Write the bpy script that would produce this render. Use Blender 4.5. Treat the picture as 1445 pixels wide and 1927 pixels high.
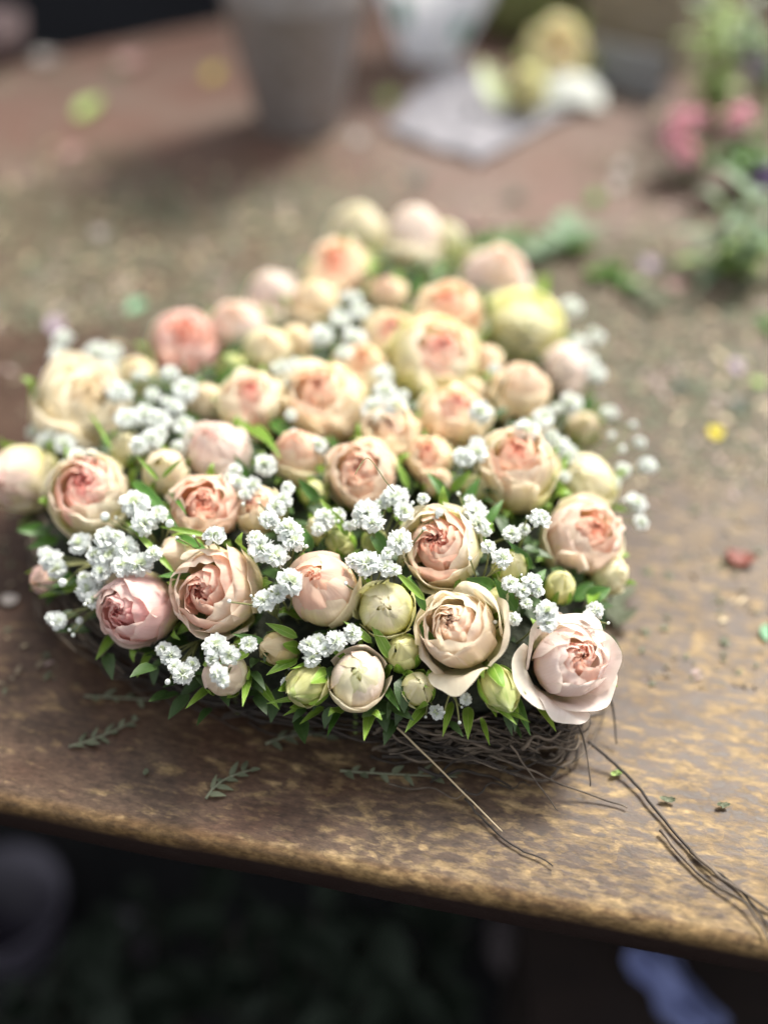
import bpy, math, random
import numpy as np
from mathutils import Vector, Matrix, Quaternion
from mathutils.noise import noise as pnoise

for o in list(bpy.data.objects): bpy.data.objects.remove(o)
random.seed(7); RS = np.random.RandomState(11)
S = bpy.context.scene
COL = S.collection
R = math.radians

# ---------------------------------------------------------------- camera
FPX, PITCH, HC = 2000.0, R(42), 0.48          # focal length in pixels of the 1445x1927 photograph
cam_d = bpy.data.cameras.new('camera'); cam = bpy.data.objects.new('camera', cam_d); COL.objects.link(cam)
cam.location = (0, 0, HC); cam.rotation_euler = (R(90) - PITCH, 0, 0)
cam_d.sensor_fit = 'VERTICAL'; cam_d.sensor_height = 36; cam_d.lens = 36 * FPX / 1927
cam_d.clip_start = 0.01; cam_d.clip_end = 60
cam_d.dof.use_dof = True; cam_d.dof.focus_distance = 0.535; cam_d.dof.aperture_fstop = 1.35
S.camera = cam

# ---------------------------------------------------------------- sky, sun, exposure
SUN_EL, SUN_AZ = R(53), R(38)
W = bpy.data.worlds.new("World"); S.world = W; W.use_nodes = True
wn = W.node_tree; bg = wn.nodes['Background']
sky = wn.nodes.new('ShaderNodeTexSky'); sky.sky_type = 'NISHITA'; sky.sun_disc = False
sky.sun_elevation = SUN_EL; sky.sun_rotation = SUN_AZ
sky.air_density = 0.8; sky.dust_density = 4.0; sky.ozone_density = 0.6
hs = wn.nodes.new('ShaderNodeHueSaturation'); hs.inputs['Saturation'].default_value = 0.08
wn.links.new(sky.outputs[0], hs.inputs['Color']); wn.links.new(hs.outputs[0], bg.inputs['Color'])
bg.inputs['Strength'].default_value = 0.14
sl = bpy.data.lights.new('sun', 'SUN'); sl.energy = 2.7; sl.angle = R(15); sl.color = (1.0, 0.945, 0.84)
sun = bpy.data.objects.new('sun', sl); COL.objects.link(sun)
sd = Vector((math.sin(SUN_AZ) * math.cos(SUN_EL), math.cos(SUN_AZ) * math.cos(SUN_EL), math.sin(SUN_EL)))
sun.rotation_euler = sd.to_track_quat('Z', 'Y').to_euler(); sun.location = sd * 5
S.view_settings.view_transform = 'Standard'; S.view_settings.look = 'None'
S.view_settings.exposure = 1.25; S.view_settings.gamma = 1.0
S.cycles.max_bounces = 8; S.cycles.transmission_bounces = 6; S.cycles.diffuse_bounces = 6

# ---------------------------------------------------------------- geometry helpers
st, ct = math.sin(PITCH), math.cos(PITCH)
def ray(x, y):
    X = (x - 722.5) / FPX; Y = -(y - 963.5) / FPX
    return Vector((X, Y * st + ct, Y * ct - st))           # depth along the axis grows by 1 per unit
def at(x, y, z=0.0):
    """world point at height z that stands where the photograph shows (x, y)"""
    d = ray(x, y); return Vector((0, 0, HC)) + d * ((z - HC) / d.z)
def depth(p): return p.y * ct - (p.z - HC) * st
CR = cam.rotation_euler.to_matrix()

def mesh(name, V, F, mats, smooth=True, mi=None, uv=None):
    me = bpy.data.meshes.new(name); me.from_pydata([tuple(map(float, v)) for v in V], [], F)
    for m in (mats if isinstance(mats, (list, tuple)) else [mats]): me.materials.append(m)
    if mi is not None: me.polygons.foreach_set('material_index', mi)
    if smooth: me.polygons.foreach_set('use_smooth', [True] * len(me.polygons))
    if uv is not None:
        l = me.uv_layers.new(name='UVMap'); vi = np.zeros(len(me.loops), dtype=np.int32)
        me.loops.foreach_get('vertex_index', vi); l.data.foreach_set('uv', np.asarray(uv, dtype=np.float32)[vi].ravel())
    me.update(); return me
def link(name, me, parent=None, color=None):
    o = bpy.data.objects.new(name, me); COL.objects.link(o)
    if parent is not None: o.parent = parent
    if color is not None: o.color = color
    return o
def tag(o, label, cat, group=None, kind=None):
    if label: o['label'] = label
    if cat: o['category'] = cat
    if group: o['group'] = group
    if kind: o['kind'] = kind
    return o
def empty(name, loc, q=None, s=1.0):
    o = bpy.data.objects.new(name, None); o.empty_display_size = 0.01; COL.objects.link(o)
    o.location = loc
    if q is not None: o.rotation_mode = 'QUATERNION'; o.rotation_quaternion = q
    o.scale = (s, s, s); return o
def join(parts):
    V = []; F = []; UV = []
    for v, f, *u in parts:
        n = len(V); V += [tuple(p) for p in v]; F += [tuple(i + n for i in q) for q in f]
        UV += list(u[0]) if u and u[0] is not None else [(0, 0)] * len(v)
    return V, F, UV
def grid_faces(nu, nv, wrap=False):
    F = []
    for j in range(nv - 1):
        for i in range(nu if wrap else nu - 1):
            a = j * nu + i; b = j * nu + (i + 1) % nu
            F.append((a, b, b + nu, a + nu))
    return F
def tube(pts, r0, r1=None, n=6, cap=True):
    r1 = r0 if r1 is None else r1; P = [Vector(p) for p in pts]; V = []; m = len(P)
    up = Vector((0.13, 0.21, 0.97))
    for i, p in enumerate(P):
        t = (P[min(i + 1, m - 1)] - P[max(i - 1, 0)]); t = t.normalized() if t.length > 1e-9 else Vector((0, 0, 1))
        a = t.cross(up); a = a.normalized() if a.length > 1e-4 else Vector((1, 0, 0)); b = t.cross(a)
        r = r0 + (r1 - r0) * i / max(1, m - 1)
        for k in range(n):
            A = 2 * math.pi * k / n; V.append(p + (a * math.cos(A) + b * math.sin(A)) * r)
    F = grid_faces(n, m, True)
    if cap: F += [tuple(range(n))[::-1], tuple(range((m - 1) * n, m * n))]
    return V, F
def lathe(prof, n=48, wob=0.0, seed=0.0, a0=0.0, a1=None):
    wrap = a1 is None; V = []; m = n if wrap else n + 1
    for r, z in prof:
        for i in range(m):
            A = a0 + ((2 * math.pi) if wrap else (a1 - a0)) * i / n
            q = r * (1 + wob * pnoise((math.cos(A) * 2 + seed, math.sin(A) * 2, z * 18)))
            V.append((q * math.cos(A), q * math.sin(A), z))
    return V, grid_faces(m, len(prof), wrap)
def bez(p0, p1, p2, n=10, jit=0.0, seed=0.0):
    out = []
    for i in range(n + 1):
        t = i / n; p = Vector(p0) * (1 - t) ** 2 + Vector(p1) * 2 * t * (1 - t) + Vector(p2) * t * t
        if jit: p += Vector((pnoise((seed, t * 5, 0)), pnoise((seed, t * 5, 9)), pnoise((seed, t * 5, 19)))) * jit
        out.append(p)
    return out
def box(x0, y0, z0, x1, y1, z1):
    V = [(x0,y0,z0),(x1,y0,z0),(x1,y1,z0),(x0,y1,z0),(x0,y0,z1),(x1,y0,z1),(x1,y1,z1),(x0,y1,z1)]
    return V, [(3,2,1,0),(4,5,6,7),(0,1,5,4),(1,2,6,5),(2,3,7,6),(3,0,4,7)]

# ---------------------------------------------------------------- materials
def newmat(name):
    m = bpy.data.materials.new(name); m.use_nodes = True; nt = m.node_tree
    return m, nt, nt.nodes['Principled BSDF'], nt.nodes['Material Output']
def N(nt, t, **k):
    n = nt.nodes.new(t)
    for a, b in k.items(): setattr(n, a, b)
    return n
def ramp(nt, src, stops, interp='LINEAR'):
    r = N(nt, 'ShaderNodeValToRGB'); r.color_ramp.interpolation = interp; e = r.color_ramp.elements
    while len(e) < len(stops): e.new(0.5)
    for el, (p, c) in zip(e, stops): el.position = p; el.color = (*c, 1) if len(c) == 3 else (c[0],) * 3 + (1,)
    nt.links.new(src, r.inputs[0]); return r.outputs[0]
def tex_noise(nt, vec, scale, detail=4, rough=0.55, dist=0.0, sc=None):
    n = N(nt, 'ShaderNodeTexNoise'); n.inputs['Scale'].default_value = scale
    n.inputs['Detail'].default_value = detail; n.inputs['Roughness'].default_value = rough; n.inputs['Distortion'].default_value = dist
    if vec is not None:
        if sc:
            mp = N(nt, 'ShaderNodeMapping'); mp.inputs['Scale'].default_value = sc[:3]
            if len(sc) > 3: mp.inputs['Rotation'].default_value = (0, 0, sc[3])
            nt.links.new(vec, mp.inputs[0]); vec = mp.outputs[0]
        nt.links.new(vec, n.inputs['Vector'])
    return n.outputs['Fac']
def mix(nt, fac, a, b, bt='MIX'):
    m = N(nt, 'ShaderNodeMix', data_type='RGBA', blend_type=bt)
    for i, v in ((0, fac), (6, a), (7, b)):
        if hasattr(v, 'links'): nt.links.new(v, m.inputs[i])
        else: m.inputs[i].default_value = v if i == 0 else (*v, 1)
    return m.outputs[2]
def bump(nt, bs, h, st_, dist=0.001):
    b = N(nt, 'ShaderNodeBump'); b.inputs['Strength'].default_value = st_; b.inputs['Distance'].default_value = dist
    nt.links.new(h, b.inputs['Height']); nt.links.new(b.outputs[0], bs.inputs['Normal'])
def math_(nt, op, a, b=None, clamp=False):
    m = N(nt, 'ShaderNodeMath', operation=op, use_clamp=clamp)
    for i, v in enumerate((a, b)):
        if v is None: continue
        if hasattr(v, 'links'): nt.links.new(v, m.inputs[i])
        else: m.inputs[i].default_value = v
    return m.outputs[0]
def translucent(nt, bs, out, colsock, fac):
    t = N(nt, 'ShaderNodeBsdfTranslucent'); nt.links.new(colsock, t.inputs[0])
    mx = N(nt, 'ShaderNodeMixShader'); mx.inputs[0].default_value = fac
    nt.links.new(bs.outputs[0], mx.inputs[1]); nt.links.new(t.outputs[0], mx.inputs[2]); nt.links.new(mx.outputs[0], out.inputs['Surface'])

def petal_mat():
    m, nt, bs, out = newmat('rose_petal')
    oi = N(nt, 'ShaderNodeObjectInfo'); uvn = N(nt, 'ShaderNodeUVMap'); uvn.uv_map = 'UVMap'
    sx = N(nt, 'ShaderNodeSeparateXYZ'); nt.links.new(uvn.outputs[0], sx.inputs[0]); v = sx.outputs[1]
    vein = tex_noise(nt, uvn.outputs[0], 1.0, 3, 0.6, 0.4, (26, 2.2, 1))
    off = N(nt, 'ShaderNodeVectorMath', operation='ADD'); nt.links.new(uvn.outputs[0], off.inputs[0])
    cmb = N(nt, 'ShaderNodeCombineXYZ'); nt.links.new(math_(nt, 'MULTIPLY', oi.outputs['Random'], 50.0), cmb.inputs[0])
    nt.links.new(cmb.outputs[0], off.inputs[1])
    blot = tex_noise(nt, off.outputs[0], 2.6, 3, 0.6)
    # greenish claw of the petal, blending to the petal's own colour; the object's alpha says how far up the green reaches
    g = math_(nt, 'SUBTRACT', math_(nt, 'ADD', math_(nt, 'MULTIPLY', oi.outputs['Alpha'], 1.3), 0.40), v)
    g = math_(nt, 'ADD', g, math_(nt, 'MULTIPLY', math_(nt, 'SUBTRACT', blot, 0.5), 1.2))
    g = math_(nt, 'MULTIPLY', g, 1.7, True)
    green = mix(nt, vein, (0.80, 0.82, 0.34), (0.93, 0.90, 0.54))
    c = mix(nt, g, oi.outputs['Color'], green)
    vv = ramp(nt, vein, [(0.3, (0.93, 0.90, 0.88)), (0.7, (1.0, 1.0, 1.0))])
    c = mix(nt, 1.0, c, vv, 'MULTIPLY')
    rim = math_(nt, 'MULTIPLY', math_(nt, 'SUBTRACT', v, 0.84), 4.0, True)
    c = mix(nt, math_(nt, 'MULTIPLY', rim, 0.5), c, (0.97, 0.93, 0.78))
    # a little brown bruising at the margins of some petals
    br = ramp(nt, math_(nt, 'MULTIPLY', tex_noise(nt, off.outputs[0], 9.0, 4, 0.7), rim), [(0.60, (0, 0, 0)), (0.72, (1, 1, 1))])
    c = mix(nt, math_(nt, 'MULTIPLY', br, 0.22), c, (0.55, 0.38, 0.2))
    nt.links.new(c, bs.inputs['Base Color']); bs.inputs['Roughness'].default_value = 0.5
    bs.inputs['Specular IOR Level'].default_value = 0.32
    bump(nt, bs, math_(nt, 'ADD', vein, math_(nt, 'MULTIPLY', blot, 1.5)), 0.35, 0.0008)
    translucent(nt, bs, out, c, 0.52); return m
def leaf_mat(name, a, b, pale, rough=0.42, tr=0.25, sc=14):
    m, nt, bs, out = newmat(name)
    tc = N(nt, 'ShaderNodeTexCoord'); oi = N(nt, 'ShaderNodeObjectInfo'); sx = N(nt, 'ShaderNodeSeparateXYZ'); nt.links.new(tc.outputs['UV'], sx.inputs[0])
    n1 = tex_noise(nt, tc.outputs['UV'], 3.0, 4, 0.6)
    n1 = math_(nt, 'ADD', n1, math_(nt, 'MULTIPLY', math_(nt, 'SUBTRACT', oi.outputs['Random'], .5), .5), True)
    c = mix(nt, n1, a, b)
    d = math_(nt, 'ABSOLUTE', math_(nt, 'SUBTRACT', sx.outputs[0], 0.5))
    edge = ramp(nt, math_(nt, 'MULTIPLY', d, 2.0), [(0.0, (0.55,)), (0.07, (0,)), (0.82, (0,)), (1.0, (0.7,))])
    c = mix(nt, edge, c, pale)
    nt.links.new(c, bs.inputs['Base Color']); bs.inputs['Roughness'].default_value = rough
    bump(nt, bs, tex_noise(nt, tc.outputs['UV'], sc, 3, 0.5), 0.3, 0.0006)
    translucent(nt, bs, out, c, tr); return m
def plain(name, a, b, scale=20, rough=0.6, bumpst=0.3, metal=0.0, tr=0.0, sc=None, bd=0.001, lo=.35, hi=.65, det=4):
    m, nt, bs, out = newmat(name); tc = N(nt, 'ShaderNodeTexCoord')
    n = tex_noise(nt, tc.outputs['Object'], scale, det, 0.6, 0.3, sc)
    c = mix(nt, ramp(nt, n, [(lo, (0,)), (hi, (1,))]), a, b)
    nt.links.new(c, bs.inputs['Base Color']); bs.inputs['Roughness'].default_value = rough; bs.inputs['Metallic'].default_value = metal
    if bumpst: bump(nt, bs, n, bumpst, bd)
    if tr: translucent(nt, bs, out, c, tr)
    return m

M_PETAL = petal_mat()
M_SEPAL = leaf_mat('sepal_green', (0.12, 0.25, 0.02), (0.26, 0.42, 0.055), (0.55, 0.64, 0.24))
M_LEAF = leaf_mat('leaf_green', (0.035, 0.11, 0.015), (0.085, 0.21, 0.03), (0.20, 0.33, 0.09))
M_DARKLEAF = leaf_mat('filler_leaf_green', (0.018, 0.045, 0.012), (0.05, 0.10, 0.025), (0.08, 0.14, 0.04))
M_SHADELEAF = leaf_mat('shaded_leaf_green', (0.004, 0.009, 0.005), (0.010, 0.022, 0.010), (0.014, 0.026, 0.014), 0.8, 0.05)  # leaf green darkened to carry the shade under the table
M_SILVER = leaf_mat('silver_leaf_green', (0.12, 0.20, 0.11), (0.21, 0.30, 0.18), (0.32, 0.38, 0.28), 0.6)
M_LIGHTLEAF = leaf_mat('light_leaf_green', (0.28, 0.42, 0.10), (0.42, 0.56, 0.19), (0.5, 0.6, 0.3))
M_DULLLEAF = leaf_mat('dried_leaf_green', (0.085, 0.105, 0.06), (0.17, 0.19, 0.12), (0.25, 0.26, 0.18), 0.7)
M_STEM = plain('stem_green', (0.16, 0.27, 0.06), (0.26, 0.34, 0.11), 60, 0.5)
M_WIRE = plain('thin_stem_olive', (0.10, 0.12, 0.035), (0.22, 0.22, 0.09), 90, 0.6)
M_CALYX = plain('calyx_green', (0.19, 0.32, 0.06), (0.32, 0.44, 0.12), 60, 0.45)
M_FLORET = plain('white_floret', (0.82, 0.85, 0.83), (0.91, 0.93, 0.92), 3, 0.6, 0.0, tr=0.4)
M_FLCORE = plain('floret_heart', (0.60, 0.68, 0.42), (0.82, 0.86, 0.70), 3, 0.6, 0.0, tr=0.3)
M_TWIG = plain('grey_brown_twig', (0.03, 0.022, 0.016), (0.155, 0.12, 0.088), 55, 0.75, 0.4)
M_TWIGD = plain('dark_and_shaded_twig', (0.014, 0.011, 0.009), (0.05, 0.038, 0.03), 55, 0.8, 0.4)
M_STRAW = plain('pale_straw', (0.42, 0.33, 0.20), (0.56, 0.46, 0.30), 40, 0.6)
M_FOAM = plain('dark_moss_core', (0.012, 0.016, 0.010), (0.035, 0.04, 0.024), 180, 0.95, 0.8, bd=0.004)

def wxl(nt, x, b):
    m = N(nt, 'ShaderNodeMapRange'); m.inputs[1].default_value = -0.06; m.inputs[2].default_value = -0.19
    nt.links.new(math_(nt, 'ADD', x, math_(nt, 'MULTIPLY', math_(nt, 'SUBTRACT', b, .5), .15)), m.inputs[0]); return m.outputs[0]
def wxl2(nt, y, b):
    q = math_(nt, 'ABSOLUTE', math_(nt, 'SUBTRACT', y, 0.27)); m = N(nt, 'ShaderNodeMapRange'); m.inputs[1].default_value = 0.20; m.inputs[2].default_value = 0.14
    nt.links.new(math_(nt, 'ADD', q, math_(nt, 'MULTIPLY', math_(nt, 'SUBTRACT', b, .5), .08)), m.inputs[0]); return m.outputs[0]
def wood_front():
    """worn chipboard worktop: dark stained skin rubbed through to tan chips"""
    m, nt, bs, out = newmat('worn_board'); tc = N(nt, 'ShaderNodeTexCoord'); P = tc.outputs['Object']
    sx = N(nt, 'ShaderNodeSeparateXYZ'); nt.links.new(P, sx.inputs[0])
    big = tex_noise(nt, P, 3.2, 3, 0.6); mid = tex_noise(nt, P, 95, 5, 0.62, 0.25, (0.6, 1.7, 1, 0.75)); fine = tex_noise(nt, P, 240, 4, 0.65, 0.2, (0.7, 1.6, 1))
    chip = N(nt, 'ShaderNodeTexVoronoi'); chip.inputs['Scale'].default_value = 1; chip.inputs['Randomness'].default_value = 1
    mp = N(nt, 'ShaderNodeMapping'); mp.inputs['Scale'].default_value = (150, 260, 1); mp.inputs['Rotation'].default_value = (0, 0, 0.45)
    wv = N(nt, 'ShaderNodeVectorMath', operation='ADD'); nv = N(nt, 'ShaderNodeTexNoise'); nv.inputs['Scale'].default_value = 55
    nt.links.new(P, nv.inputs['Vector']); sc_ = N(nt, 'ShaderNodeVectorMath', operation='SCALE'); sc_.inputs[3].default_value = 0.012
    nt.links.new(nv.outputs['Color'], sc_.inputs[0]); nt.links.new(P, wv.inputs[0]); nt.links.new(sc_.outputs[0], wv.inputs[1])
    nt.links.new(wv.outputs[0], mp.inputs[0]); nt.links.new(mp.outputs[0], chip.inputs['Vector'])
    cs = N(nt, 'ShaderNodeSeparateXYZ'); nt.links.new(chip.outputs['Color'], cs.inputs[0])
    dark = mix(nt, mid, (0.075, 0.052, 0.040), (0.165, 0.118, 0.088))
    tan = mix(nt, math_(nt, 'ADD', math_(nt, 'MULTIPLY', cs.outputs[1], .4), math_(nt, 'MULTIPLY', fine, .6)), (0.25, 0.185, 0.10), (0.54, 0.42, 0.24))
    # wear grows to the right and front of the board (x right, y across)
    wx = N(nt, 'ShaderNodeMapRange'); wx.inputs[1].default_value = -0.20; wx.inputs[2].default_value = 0.20; nt.links.new(sx.outputs[0], wx.inputs[0])
    wy = N(nt, 'ShaderNodeMapRange'); wy.inputs[1].default_value = 0.50; wy.inputs[2].default_value = 0.0; nt.links.new(sx.outputs[1], wy.inputs[0])
    wear = math_(nt, 'MULTIPLY', math_(nt, 'ADD', math_(nt, 'MULTIPLY', wx.outputs[0], 1.0), 0.12), wy.outputs[0])
    k = math_(nt, 'ADD', math_(nt, 'MULTIPLY', cs.outputs[0], 0.14), math_(nt, 'MULTIPLY', mid, 1.30))
    k = math_(nt, 'ADD', k, math_(nt, 'MULTIPLY', wear, 0.40)); k = math_(nt, 'ADD', k, math_(nt, 'MULTIPLY', math_(nt, 'SUBTRACT', big, .5), 0.5))
    fk = ramp(nt, math_(nt, 'MULTIPLY', k, 0.5), [(0.435, (0,)), (0.565, (1,))])
    c = mix(nt, fk, dark, tan)
    # grey-green dust and plant dirt lying further back
    du = ramp(nt, sx.outputs[1], [(0.22, (0,)), (0.42, (1,))])
    dn = ramp(nt, tex_noise(nt, P, 9, 5, 0.7), [(0.36, (0.25,)), (0.62, (1,))])
    dcol = mix(nt, mid, (0.115, 0.098, 0.078), (0.25, 0.23, 0.175))
    c = mix(nt, math_(nt, 'MULTIPLY', math_(nt, 'MULTIPLY', du, dn), 0.85), c, dcol)
    # knife scratches
    scn = tex_noise(nt, P, 1.0, 2, 0.5, 0.2, (6, 420, 1, 0.35)); scm = ramp(nt, scn, [(0.70, (0,)), (0.74, (1,))])
    c = mix(nt, math_(nt, 'MULTIPLY', scm, 0.5), c, (0.05, 0.036, 0.028))
    # reddish stain
    rs = ramp(nt, tex_noise(nt, P, 5.5, 4, 0.6, 0.8), [(0.55, (0,)), (0.72, (1,))])
    c = mix(nt, math_(nt, 'MULTIPLY', rs, 0.55), c, (0.16, 0.075, 0.052))
    # darker red-brown stain patch at the left of the board
    lx = math_(nt, 'MULTIPLY', wxl(nt, sx.outputs[0], big), wxl2(nt, sx.outputs[1], mid))
    c = mix(nt, math_(nt, 'MULTIPLY', lx, 0.75), c, mix(nt, mid, (0.062, 0.034, 0.028), (0.125, 0.078, 0.062)))
    # raw wood along the rubbed front edge
    ed = math_(nt, 'ADD', sx.outputs[1], math_(nt, 'MULTIPLY', math_(nt, 'SUBTRACT', mid, .5), 0.012))
    ef = ramp(nt, ed, [(0.0015, (1,)), (0.0065, (0,))])
    c = mix(nt, math_(nt, 'MULTIPLY', ef, ramp(nt, mid, [(0.3, (0.15,)), (0.62, (0.8,))])), c, mix(nt, fine, (0.30, 0.19, 0.075), (0.50, 0.34, 0.15)))
    c = mix(nt, 1.0, c, ramp(nt, fine, [(0.3, (0.42,)), (0.65, (0.98,))]), 'MULTIPLY')
    c = mix(nt, 1.0, c, ramp(nt, tex_noise(nt, P, 22, 4, .65, .4, (1, 2.2, 1)), [(0.32, (0.62, .58, .56)), (0.60, (1, 1, 1))]), 'MULTIPLY')
    c = mix(nt, 1.0, c, (0.86, 0.79, 0.71), 'MULTIPLY')
    # the underside and the front face get their shade painted on as near-black
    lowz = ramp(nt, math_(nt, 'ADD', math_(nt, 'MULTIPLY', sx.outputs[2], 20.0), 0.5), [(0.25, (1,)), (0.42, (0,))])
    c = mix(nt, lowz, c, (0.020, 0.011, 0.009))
    nt.links.new(c, bs.inputs['Base Color'])
    r = math_(nt, 'ADD', math_(nt, 'MULTIPLY', fk, 0.18), math_(nt, 'MULTIPLY', fine, 0.25)); r = math_(nt, 'ADD', r, 0.32)
    nt.links.new(r, bs.inputs['Roughness']); bs.inputs['Specular IOR Level'].default_value = 0.22
    bump(nt, bs, math_(nt, 'ADD', math_(nt, 'MULTIPLY', fk, -0.6), math_(nt, 'ADD', math_(nt, 'MULTIPLY', mid, .5), fine)), 0.30, 0.0006)
    return m
def wood_back():
    m, nt, bs, out = newmat('red_brown_board'); P = N(nt, 'ShaderNodeTexCoord').outputs['Object']
    g = tex_noise(nt, P, 1.0, 5, 0.6, 0.5, (5, 45, 5)); b = tex_noise(nt, P, 7, 4, 0.65, 0.5); f = tex_noise(nt, P, 90, 4, 0.6)
    c = mix(nt, g, (0.088, 0.043, 0.031), (0.145, 0.077, 0.056))
    c = mix(nt, ramp(nt, b, [(0.42, (0,)), (0.66, (0.85,))]), c, (0.135, 0.10, 0.08))
    c = mix(nt, 0.5, c, ramp(nt, f, [(0.3, (0.7,)), (0.7, (1.15,))]), 'MULTIPLY')
    nt.links.new(c, bs.inputs['Base Color']); bs.inputs['Roughness'].default_value = 0.55
    bump(nt, bs, math_(nt, 'ADD', g, f), 0.4, 0.001); return m
M_WF, M_WB = wood_front(), wood_back()
M_DARKWOOD = plain('dark_shaded_wood', (0.012, 0.007, 0.006), (0.025, 0.014, 0.011), 14, 0.7, 0.4, sc=(1, 8, 1))  # near-black brown, with the shade below the tabletop put into the colour

# ---------------------------------------------------------------- the worktable (two boards), floor, dark wall
TA = R(-11.6); U = Vector((math.cos(TA), math.sin(TA), 0)); Nn = Vector((-math.sin(TA), math.cos(TA), 0))
D0, DSEAM = 0.262, 0.9385
O_T = Nn * D0
def tw(s, t, z=0.0): return O_T + U * s + Nn * t + Vector((0, 0, z))
Wd = DSEAM - D0
table = empty('worktable', O_T, Quaternion((0, 0, 1), TA))
tag(table, 'long wooden worktable of two boards, worn to tan chips at its front edge', 'table')
# front board: rounded front edge, swept cross-section with slight waviness
prof = [(Wd - 0.0016, -0.028), (Wd - 0.0016, -0.0012), (Wd - 0.0034, 0.0)]
prof += [(Wd * (1 - k / 9) * 1.0 + 0.0065 * (k / 9), 0.0) for k in range(1, 9)]
prof += [(0.0065, 0.0), (0.0030, -0.0010), (0.0010, -0.0032), (0.0, -0.0062), (0.0002, -0.0245), (0.0022, -0.028)]
V = []; ns = 90
for i in range(ns):
    s = -1.1 + 2.5 * i / (ns - 1)
    for (t, z) in prof:
        wob = 0.0011 * pnoise((s * 14, 3.1, 0)) + 0.0005 * pnoise((s * 60, 1.1, 0)) if t < 0.02 else 0
        V.append((s, t + wob, z + (0.0006 * pnoise((s * 30, 7, 0)) if t < 0.004 else 0)))
n = len(prof); F = [(i * n + j, i * n + (j + 1) % n, (i + 1) * n + (j + 1) % n, (i + 1) * n + j) for i in range(ns - 1) for j in range(n)]
F += [tuple(range(n))[::-1], tuple(range((ns - 1) * n, ns * n))]
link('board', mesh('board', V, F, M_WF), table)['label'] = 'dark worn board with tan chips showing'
def to_t(p): d = p - O_T; return (d.dot(U), d.dot(Nn))
# back board, its far left corner cut off obliquely
c1 = to_t(at(0, 128)); c2 = to_t(at(60, 112)); c3 = to_t(at(420, 40)); c4 = to_t(at(420, 40) + (at(420, 40) - at(80, 105)) * 2.2)
poly = [(-1.1, Wd + 0.0016), (1.4, Wd + 0.0016), (1.4, c4[1]), c4, c3, c2, c1, (c1[0] - 0.25, c1[1] - 0.03), (-1.1, c1[1] - 0.1)]
n = len(poly); V = [(x, y, 0) for x, y in poly] + [(x, y, -0.028) for x, y in poly]
F = [tuple(range(n)), tuple(range(2 * n - 1, n - 1, -1))] + [(i, i + n, (i + 1) % n + n, (i + 1) % n) for i in range(n)]
link('board', mesh('board', V, F, M_WB, smooth=False), table)['label'] = 'red-brown rear board'
v, f = box(-1.05, 0.075, -0.085, 1.35, 0.095, -0.0285); link('apron', mesh('apron', v, f, M_DARKWOOD, False), table)
for (sx_, ty) in ((-0.95, 0.10), (1.25, 0.10), (-0.95, 0.85), (1.25, 0.85)):
    v, f = box(sx_, ty, -0.70, sx_ + 0.05, ty + 0.05, -0.0855); link('leg', mesh('leg', v, f, M_DARKWOOD, False), table)
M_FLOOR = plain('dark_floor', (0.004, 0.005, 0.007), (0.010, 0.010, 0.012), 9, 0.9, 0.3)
V = []; g = 40
for j in range(g + 1):
    for i in range(g + 1):
        x = -4 + 8 * i / g; y = -3 + 9 * j / g; V.append((x, y, -0.70 + 0.006 * pnoise((x * 3, y * 3, 0))))
tag(link('floor', mesh('floor', V, grid_faces(g + 1, g + 1), M_FLOOR)), None, None, None, 'structure')
v, f = box(-3.5, 2.6, -0.70, 4.0, 2.72, 2.0)
tag(link('back_wall', mesh('back_wall', v, f, plain('black_blue_wall', (0.006, 0.007, 0.011), (0.010, 0.011, 0.016), 5, 0.9, 0.2), False)),
    'black-blue wall behind the far end of the worktable', 'wall')

# ---------------------------------------------------------------- the heart: outline and dome
OUT_PX = [(60,1010),(95,1120),(190,1220),(330,1295),(470,1325),(640,1350),(800,1362),(950,1358),(1045,1352),(1098,1290),(1130,1180),(1130,1040),(1105,900),(1062,760),(985,650),(900,565),(800,505),(700,500),(610,560),(520,630),(430,700),(330,735),(220,770),(120,830),(66,910)]
OUT = [at(x, y, 0.035).xy for x, y in OUT_PX]
def inside_dist(p):
    d = 9; ins = False; n = len(OUT)
    for i in range(n):
        a, b = OUT[i], OUT[(i + 1) % n]; ab = b - a; t = max(0, min(1, (p - a).dot(ab) / ab.dot(ab)))
        d = min(d, (p - (a + ab * t)).length)
        if (a.y > p.y) != (b.y > p.y) and p.x < a.x + (p.y - a.y) / (b.y - a.y) * (b.x - a.x): ins = not ins
    return d if ins else -d
def dome(p):
    d = inside_dist(p); k = max(0.0, min(1.0, (d + 0.012) / 0.075)); k = k * k * (3 - 2 * k)
    return 0.054 + 0.034 * k
def on_dome(x, y, dz=0.0):
    z = 0.075
    for _ in range(6):
        p = at(x, y, z); z = 0.6 * z + 0.4 * (dome(p.xy) + dz)
    return at(x, y, z)
HC2 = sum((Vector(p) for p in OUT), Vector((0, 0))) / len(OUT)

base = empty('heart_base', (HC2.x, HC2.y, 0))
tag(base, 'heart-shaped base of dark moss bound round with grey-brown twigs, holding all the roses', 'wreath')
def ring(scale, z, wob=0.0):
    out = []
    for k in range(len(OUT) * 3):
        i, f_ = divmod(k, 3); n = len(OUT); a, b, c, d = (OUT[(i + q) % n] for q in (-1, 0, 1, 2)); t = f_ / 3
        p = 0.5 * ((2 * b) + (c - a) * t + (2 * a - 5 * b + 4 * c - d) * t * t + (3 * b - a - 3 * c + d) * t ** 3)
        p = HC2 + (p - HC2) * (scale + wob * pnoise((k * 0.4, z * 70, 0))); out.append(Vector((p.x - HC2.x, p.y - HC2.y, z)))
    return out
V = []
rings = [(0.85, 0.001), (0.89, 0.012), (0.93, 0.026), (0.94, 0.040), (0.88, 0.050), (0.74, 0.056), (0.5, 0.062), (0.25, 0.064)]
for s_, z_ in rings: V += ring(s_, z_, 0.03)
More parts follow.
